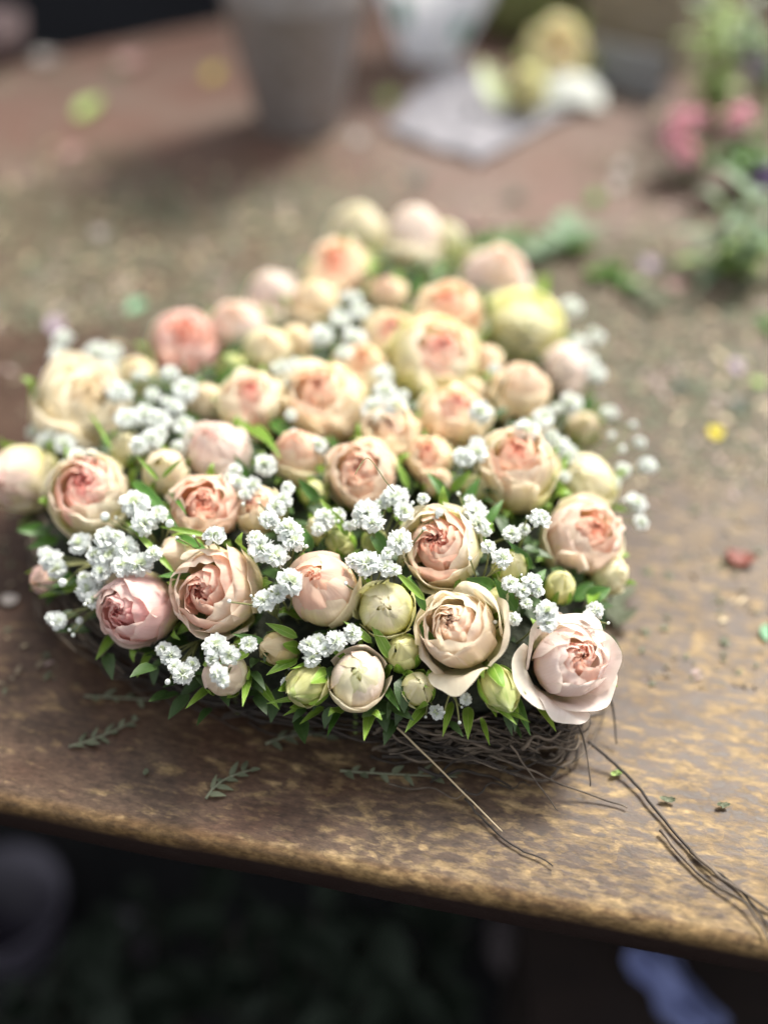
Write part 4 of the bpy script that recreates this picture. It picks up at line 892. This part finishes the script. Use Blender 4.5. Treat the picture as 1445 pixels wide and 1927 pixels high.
v, f = lathe(pr, 64, .012, 2); link('body', mesh('body', v, f, Mz), bk)
pts = [(.101 * math.cos(2 * math.pi * k / 48), .101 * math.sin(2 * math.pi * k / 48), .262) for k in range(49)]; v, f = tube(pts, .003, n=8, cap=False); link('rim', mesh('rim', v, f, Mz), bk)
for s_ in (-1, 1):
    v, f = tube(bez((s_ * .092, 0, .21), (s_ * .125, 0, .235), (s_ * .098, 0, .25), 8), .003, n=6); link('handle', mesh('handle', v, f, Mz), bk)

# white plastic bag with teal printing
M_BAG = plain('white_plastic', (.80, .82, .88), (.88, .90, .93), 22, .38, .5, bd=.004, tr=.45); M_TEAL = plain('teal_print', (.07, .30, .24), (.11, .38, .31), 20, .45, .1)
pg = at(812, 108, 0); bagr = empty('plastic_bag', pg); tag(bagr, 'white plastic bag with teal printing standing at the back right of the zinc bucket', 'bag')
def bag_r(A, z): return (.040 + .36 * z if z < .12 else .083 + .08 * (z - .12)) * (1 + .16 * pnoise((math.cos(A) * 1.6, math.sin(A) * 1.6, z * 14 + 3)) + .05 * pnoise((math.cos(A) * 6, math.sin(A) * 6, z * 40)))
def bag_patch(a0, a1, z0, z1, n, m, off=0.0):
    V = []
    for j in range(m + 1):
        for i in range(n + (0 if a1 - a0 > 6.2 else 1)):
            A = a0 + (a1 - a0) * i / n; z = z0 + (z1 - z0) * j / m; r_ = bag_r(A, z) + off; V.append((r_ * math.cos(A), r_ * math.sin(A) * .7, z))
    w_ = a1 - a0 > 6.2; return V, grid_faces(n if w_ else n + 1, m + 1, w_)
v, f = bag_patch(0, 2 * math.pi, .001, .24, 56, 30); f.append(tuple(range(56))[::-1]); link('sack', mesh('sack', v, f, M_BAG), bagr)
for (a0, a1, z0, z1) in ((-2.45, -2.05, .050, .085), (-1.10, -.60, .030, .055), (-1.9, -1.5, .150, .180)):
    v, f = bag_patch(a0, a1, z0, z1, 10, 8, .0014); link('print', mesh('print', v, f, M_TEAL), bagr)

# crumpled lavender-grey sheet
M_SHEET = plain('lavender_grey_paper', (.16, .155, .175), (.235, .225, .25), 24, .6, .35, bd=.003)
cn = [at(722, 250, 0), at(900, 312, 0), at(1110, 195, 0), at(835, 128, 0)]; V = []; g = 26
o0 = sum(cn, Vector()) / 4
for j in range(g + 1):
    for i in range(g + 1):
        a, b = i / g, j / g; p = (cn[0] * (1 - a) + cn[1] * a) * (1 - b) + (cn[3] * (1 - a) + cn[2] * a) * b
        k_ = 1 + .10 * pnoise((a * 3, b * 3, 2)); p = o0 + (p - o0) * k_; V.append((p.x - o0.x, p.y - o0.y, .005 + .008 * abs(pnoise((a * 4, b * 5, 0))) + .002 * pnoise((a * 14, b * 14, 0))))
nb = len(V); V += [(x, y, z - .0012) for x, y, z in V]; F = grid_faces(g + 1, g + 1); F += [tuple(i + nb for i in q)[::-1] for q in F]
F += []
o = link('paper_sheet', mesh('paper_sheet', V, F, M_SHEET)); o.location = o0; tag(o, 'crumpled lavender-grey sheet of paper lying flat behind the heart', 'paper')

# cream roses lying at the back, leaf, tissue
for (x, y, Rp, ox, oy, oc, ic, lab) in ((1045, 112, 58, 0, -24, (.88, .84, .56), (.90, .70, .46), 'cream-yellow rose lying at the back beside the cardboard box'), (992, 172, 36, -10, -10, (.78, .76, .42), CREAM, 'smaller yellow-green rose lying on the grey sheet'),):
    p = at(x, y, .03); q, ax = axis_q(x, y, Rp, ox, oy, p); o = make_rose('bloom', p, q, Rp * depth(p) / FPX, oc, ic, .5, .4, 99, hi=False)
    p.z = max(p.z, Rp * depth(p) / FPX * .9); o.location = p; tag(o, lab, 'rose', 'cream roses lying at the back')
V = []; g = 14; p0 = at(1062, 192, 0)
for j in range(g + 1):
    for i in range(g + 1):
        u, v_ = -1 + 2 * i / g, -1 + 2 * j / g; V.append((u * .042 * (1 + .2 * pnoise((u, v_, 0))), v_ * .038, .022 * max(0, 1 - u * u * .7 - v_ * v_ * .7) + .012 * abs(pnoise((u * 2.5, v_ * 2.5, 4))) + .006))
nb = len(V); V += [(x, y, max(.004, z - .003)) for x, y, z in V]; F = grid_faces(g + 1, g + 1); F += [tuple(i + nb for i in q)[::-1] for q in F]
o = link('tissue', mesh('tissue', V, F, plain('white_tissue', (.55, .57, .54), (.66, .67, .62), 30, .6, .4, tr=.2))); o.location = p0; tag(o, 'crumpled white tissue on the right end of the grey sheet', 'tissue')
pa, pc = at(945, 205, .014), at(905, 98, .06); v, f, uv = leaf_geo((pc - pa).length, .014, .4, .3, 5, 9, .1, 3)
o = link('wide_leaf', mesh('wide_leaf', v, f, plain('pale_green_leaf', (.42, .50, .26), (.56, .60, .36), 12, .5, .1, tr=.2), uv=uv)); o.location = pa; o.rotation_mode = 'QUATERNION'; o.rotation_quaternion = basis(pc - pa, (0, -.6, 1)).to_quaternion()
tag(o, 'pale green leaf standing between the plastic bag and the cream roses', 'leaf')

# cardboard box and olive sack behind
M_BOX = plain('brown_card', (.22, .18, .125), (.30, .25, .185), 16, .75, .2, sc=(1, 1, 6))
b0, b1 = at(1085, 105, 0), at(1268, 150, 0); bd = (b1 - b0); Lx = bd.length; ang = math.atan2(bd.y, bd.x)
bx = empty('cardboard_box', b0, Quaternion((0, 0, 1), ang)); tag(bx, 'brown cardboard box at the back right of the table', 'box')
for nm, dims in (('side', (0, 0, .001, Lx, .004, .15)), ('side', (0, .2, .001, Lx, .204, .15)), ('side', (.0, .0045, .001, .004, .1995, .15)), ('side', (Lx - .004, .0045, .001, Lx, .1995, .15)), ('bottom', (.0045, .0045, .001, Lx - .0045, .1995, .005))):
    v, f = box(*dims); link(nm, mesh(nm, v, f, M_BOX, False), bx)
p0 = at(1185, 172, 0); cd = empty('blue_grey_card', p0, Quaternion((0, 0, 1), ang)); 
v, f = box(-.055, -.014, .001, .045, -.011, .055); cd_o = link('card_sheet', mesh('card_sheet', v, f, plain('blue_grey_card', (.17, .175, .185), (.23, .235, .25), 10, .6, .1), False), cd)
v, f = box(-.055, -.0108, .001, .045, .004, .012); link('card_foot', mesh('card_foot', v, f, plain('blue_grey_card', (.17, .175, .185), (.23, .235, .25), 10, .6, .1), False), cd)
tag(cd, 'blue-grey card leaning against the foot of the cardboard box', 'card')
M_OLIVE = plain('olive_sack', (.10, .115, .035), (.17, .18, .065), 12, .8, .5, bd=.006)
po = at(1005, 52, 0); v, f = lathe([(0, .001), (.065, .001), (.080, .02), (.082, .05), (.078, .09), (.060, .12), (.03, .13), (0, .135)], 32, .10, 4)
o = link('olive_sack', mesh('olive_sack', v, f, M_OLIVE)); o.location = po; tag(o, 'olive-green filled sack between the plastic bag and the cardboard box', 'sack')

# ---------------------------------------------------------------- flowering plants at the right
def blossom(parent, p, r, mat_, name='blossom'):
    V = []; F = []
    for k in range(26):
        t = (k + .5) / 26; th = math.acos(1 - 1.4 * t); ph = k * 2.4; d = Vector((math.sin(th) * math.cos(ph), math.sin(th) * math.sin(ph), math.cos(th)))
        v, f, _ = leaf_geo(r, r * .32, .9, .3, 3, 5, .2, k); n = len(V); V += xf(v, basis(d, (0.1, .2, 1)), (0, 0, 0)); F += [tuple(i + n for i in q) for q in f]
    o = link(name, mesh(name, V, F, mat_), parent); o.location = p; return o
def plant(px, tips, leaf_m, lab, bl=None, L=.03, w=.28, nleaf=9, seed=0, name='cut_stems'):
    b = at(*px, 0); root = empty(name, b); tag(root, lab, 'plant', 'cut flowers and greenery at the right end of the table')
    for (x, y, z) in tips:
        e = at(x, y, z) - b; v, f = tube(bez((random.uniform(-.01, .01), random.uniform(-.01, .01), .002), Vector((e.x * .3, e.y * .3, e.z * .6)), e, 8), .0022, .0012, 6); link('stem', mesh('stem', v, f, M_STEM), root)
        for k in range(nleaf):
            t = .18 + .82 * (k + random.random() * .6) / nleaf; q = Vector((e.x * .3, e.y * .3, e.z * .6)) * 2 * t * (1 - t) + e * t * t; a = k * 2.4 + random.random()
            v, f, uv = leaf_geo(L * random.uniform(.7, 1.3), L * w, random.uniform(.4, 1.1), .3, 5, 7, .15, k + seed); o = link('leaf', mesh('leaf', v, f, leaf_m, uv=uv), root)
            o.location = q; o.rotation_mode = 'QUATERNION'; o.rotation_quaternion = basis((math.cos(a), math.sin(a), random.uniform(.1, 1.0)), (0, 0, 1)).to_quaternion()
    if bl:
        for (x, y, z, r, m_) in bl: blossom(root, at(x, y, z) - b, r, m_)
    return root
M_PK = plain('pink_blossom', (.70, .32, .40), (.82, .50, .56), 40, .5, .1, tr=.25); M_PU = plain('purple_blossom', (.10, .05, .17), (.20, .12, .30), 40, .5, .1, tr=.2); M_PW = plain('dusky_blossom', (.26, .20, .28), (.42, .36, .44), 40, .5, .1, tr=.2)
plant((1345, 235), [(1335, 120, .06), (1310, 60, .09), (1360, 20, .12), (1320, 150, .04), (1350, -40, .16)], M_LIGHTLEAF, 'light green leafy stems rising behind the pink blossoms', None, .034, .20, 11, 1)
plant((1300, 330), [(1290, 235, .045), (1265, 270, .03), (1330, 290, .03)], M_LEAF, 'stems with pink blossoms at the right, left of a single pink one', [(1285, 228, .055, .020, M_PK), (1268, 262, .045, .017, M_PK), (1290, 290, .035, .018, M_PK), (1322, 218, .05, .012, M_PK)], .028, .25, 5, 2)
plant((1400, 350), [(1390, 225, .07), (1395, 290, .05), (1380, 320, .03)], M_LEAF, 'stem with a single round pink blossom over dark leaves at the right', [(1390, 224, .075, .021, M_PK)], .034, .35, 8, 3)
plant((1440, 260), [(1425, 115, .08), (1450, 60, .12), (1400, 40, .13)], M_LEAF, 'stem with a dusky purple-white blossom at the far right edge', [(1422, 118, .085, .022, M_PW), (1440, 150, .06, .016, M_PU)], .030, .2, 10, 4)
plant((1455, 420), [(1445, 335, .05), (1420, 360, .03)], M_DARKLEAF, 'stem with a deep purple blossom at the right edge', [(1445, 335, .052, .018, M_PU)], .025, .25, 6, 5)
plant((1390, 520), [(1350, 370, .06), (1425, 380, .08), (1335, 440, .03), (1445, 440, .05), (1330, 490, .015), (1400, 350, .09)], M_SILVER, 'silver-green leafy stems in front of the pink blossoms at the right edge', None, .036, .15, 7, 6)
plant((1330, 520), [(1440, 462, .03), (1460, 480, .02)], M_LIGHTLEAF, 'pale green stalk leaning to the right over the silver leaves', None, .045, .18, 6, 7)
plant((1395, 180), [(1380, 60, .10), (1420, 20, .12), (1300, 10, .12)], M_DARKLEAF, 'dark green stems at the back right corner', None, .038, .25, 9, 8)

# purplish bowl at the far left corner
p0 = at(-15, 112, 0); v, f = lathe([(0, .002), (.03, .002), (.045, .02), (.052, .05), (.050, .05), (.042, .021), (.0, .006)], 40)
o = link('clay_bowl', mesh('clay_bowl', v, f, plain('purple_clay', (.12, .085, .085), (.17, .12, .12), 18, .7, .2))); o.location = p0; tag(o, 'purplish clay bowl at the far left corner of the table', 'bowl')

# ---------------------------------------------------------------- things under the table, in its shade
LAV = plain('dusky_plastic', (.05, .046, .066), (.07, .065, .09), 8, .5, .1)
def pot(px, z, r, h, mat_, name, lab, cat):
    p = at(*px, z); root = empty(name, (p.x, p.y, z - h)); tag(root, lab, cat)
    v, f = lathe([(0, .002), (r * .72, .002), (r * .74, .004), (r * .96, h * .96), (r, h * .97), (r, h), (r * .93, h), (r * .70, .008), (0, .008)], 48); link('body', mesh('body', v, f, mat_), root); return root
LAV = plain('dusky_plastic', (.075, .068, .098), (.11, .10, .14), 8, .5, .1)
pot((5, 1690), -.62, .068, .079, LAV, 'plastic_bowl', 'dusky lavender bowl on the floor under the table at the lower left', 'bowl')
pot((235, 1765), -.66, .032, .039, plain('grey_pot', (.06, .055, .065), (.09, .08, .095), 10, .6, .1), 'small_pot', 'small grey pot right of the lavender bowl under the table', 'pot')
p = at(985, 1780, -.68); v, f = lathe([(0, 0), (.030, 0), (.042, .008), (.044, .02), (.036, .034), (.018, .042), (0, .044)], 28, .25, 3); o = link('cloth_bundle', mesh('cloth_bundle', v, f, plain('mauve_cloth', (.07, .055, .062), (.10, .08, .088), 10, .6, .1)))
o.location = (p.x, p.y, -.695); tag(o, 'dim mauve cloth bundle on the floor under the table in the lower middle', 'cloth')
M_BLUE = plain('blue_cloth', (.14, .17, .38), (.20, .24, .46), 8, .7, .3, bd=.004)
p0 = at(1262, 1885, -.45); V = []; g = 18
for j in range(g + 1):
    for i in range(g + 1):
        u, v_ = -1 + 2 * i / g, -1 + 2 * j / g; V.append((u * .018 - .010 * v_ + .006 * pnoise((u * 2, v_ * 2, 1)), v_ * .040, .02 + .016 * pnoise((u * 2, v_ * 1.4, 7)) + .02 * (1 - u * u)))
nb = len(V); V += [(x, y, z - .012) for x, y, z in V]; F = grid_faces(g + 1, g + 1); F += [tuple(i + nb for i in q)[::-1] for q in F]
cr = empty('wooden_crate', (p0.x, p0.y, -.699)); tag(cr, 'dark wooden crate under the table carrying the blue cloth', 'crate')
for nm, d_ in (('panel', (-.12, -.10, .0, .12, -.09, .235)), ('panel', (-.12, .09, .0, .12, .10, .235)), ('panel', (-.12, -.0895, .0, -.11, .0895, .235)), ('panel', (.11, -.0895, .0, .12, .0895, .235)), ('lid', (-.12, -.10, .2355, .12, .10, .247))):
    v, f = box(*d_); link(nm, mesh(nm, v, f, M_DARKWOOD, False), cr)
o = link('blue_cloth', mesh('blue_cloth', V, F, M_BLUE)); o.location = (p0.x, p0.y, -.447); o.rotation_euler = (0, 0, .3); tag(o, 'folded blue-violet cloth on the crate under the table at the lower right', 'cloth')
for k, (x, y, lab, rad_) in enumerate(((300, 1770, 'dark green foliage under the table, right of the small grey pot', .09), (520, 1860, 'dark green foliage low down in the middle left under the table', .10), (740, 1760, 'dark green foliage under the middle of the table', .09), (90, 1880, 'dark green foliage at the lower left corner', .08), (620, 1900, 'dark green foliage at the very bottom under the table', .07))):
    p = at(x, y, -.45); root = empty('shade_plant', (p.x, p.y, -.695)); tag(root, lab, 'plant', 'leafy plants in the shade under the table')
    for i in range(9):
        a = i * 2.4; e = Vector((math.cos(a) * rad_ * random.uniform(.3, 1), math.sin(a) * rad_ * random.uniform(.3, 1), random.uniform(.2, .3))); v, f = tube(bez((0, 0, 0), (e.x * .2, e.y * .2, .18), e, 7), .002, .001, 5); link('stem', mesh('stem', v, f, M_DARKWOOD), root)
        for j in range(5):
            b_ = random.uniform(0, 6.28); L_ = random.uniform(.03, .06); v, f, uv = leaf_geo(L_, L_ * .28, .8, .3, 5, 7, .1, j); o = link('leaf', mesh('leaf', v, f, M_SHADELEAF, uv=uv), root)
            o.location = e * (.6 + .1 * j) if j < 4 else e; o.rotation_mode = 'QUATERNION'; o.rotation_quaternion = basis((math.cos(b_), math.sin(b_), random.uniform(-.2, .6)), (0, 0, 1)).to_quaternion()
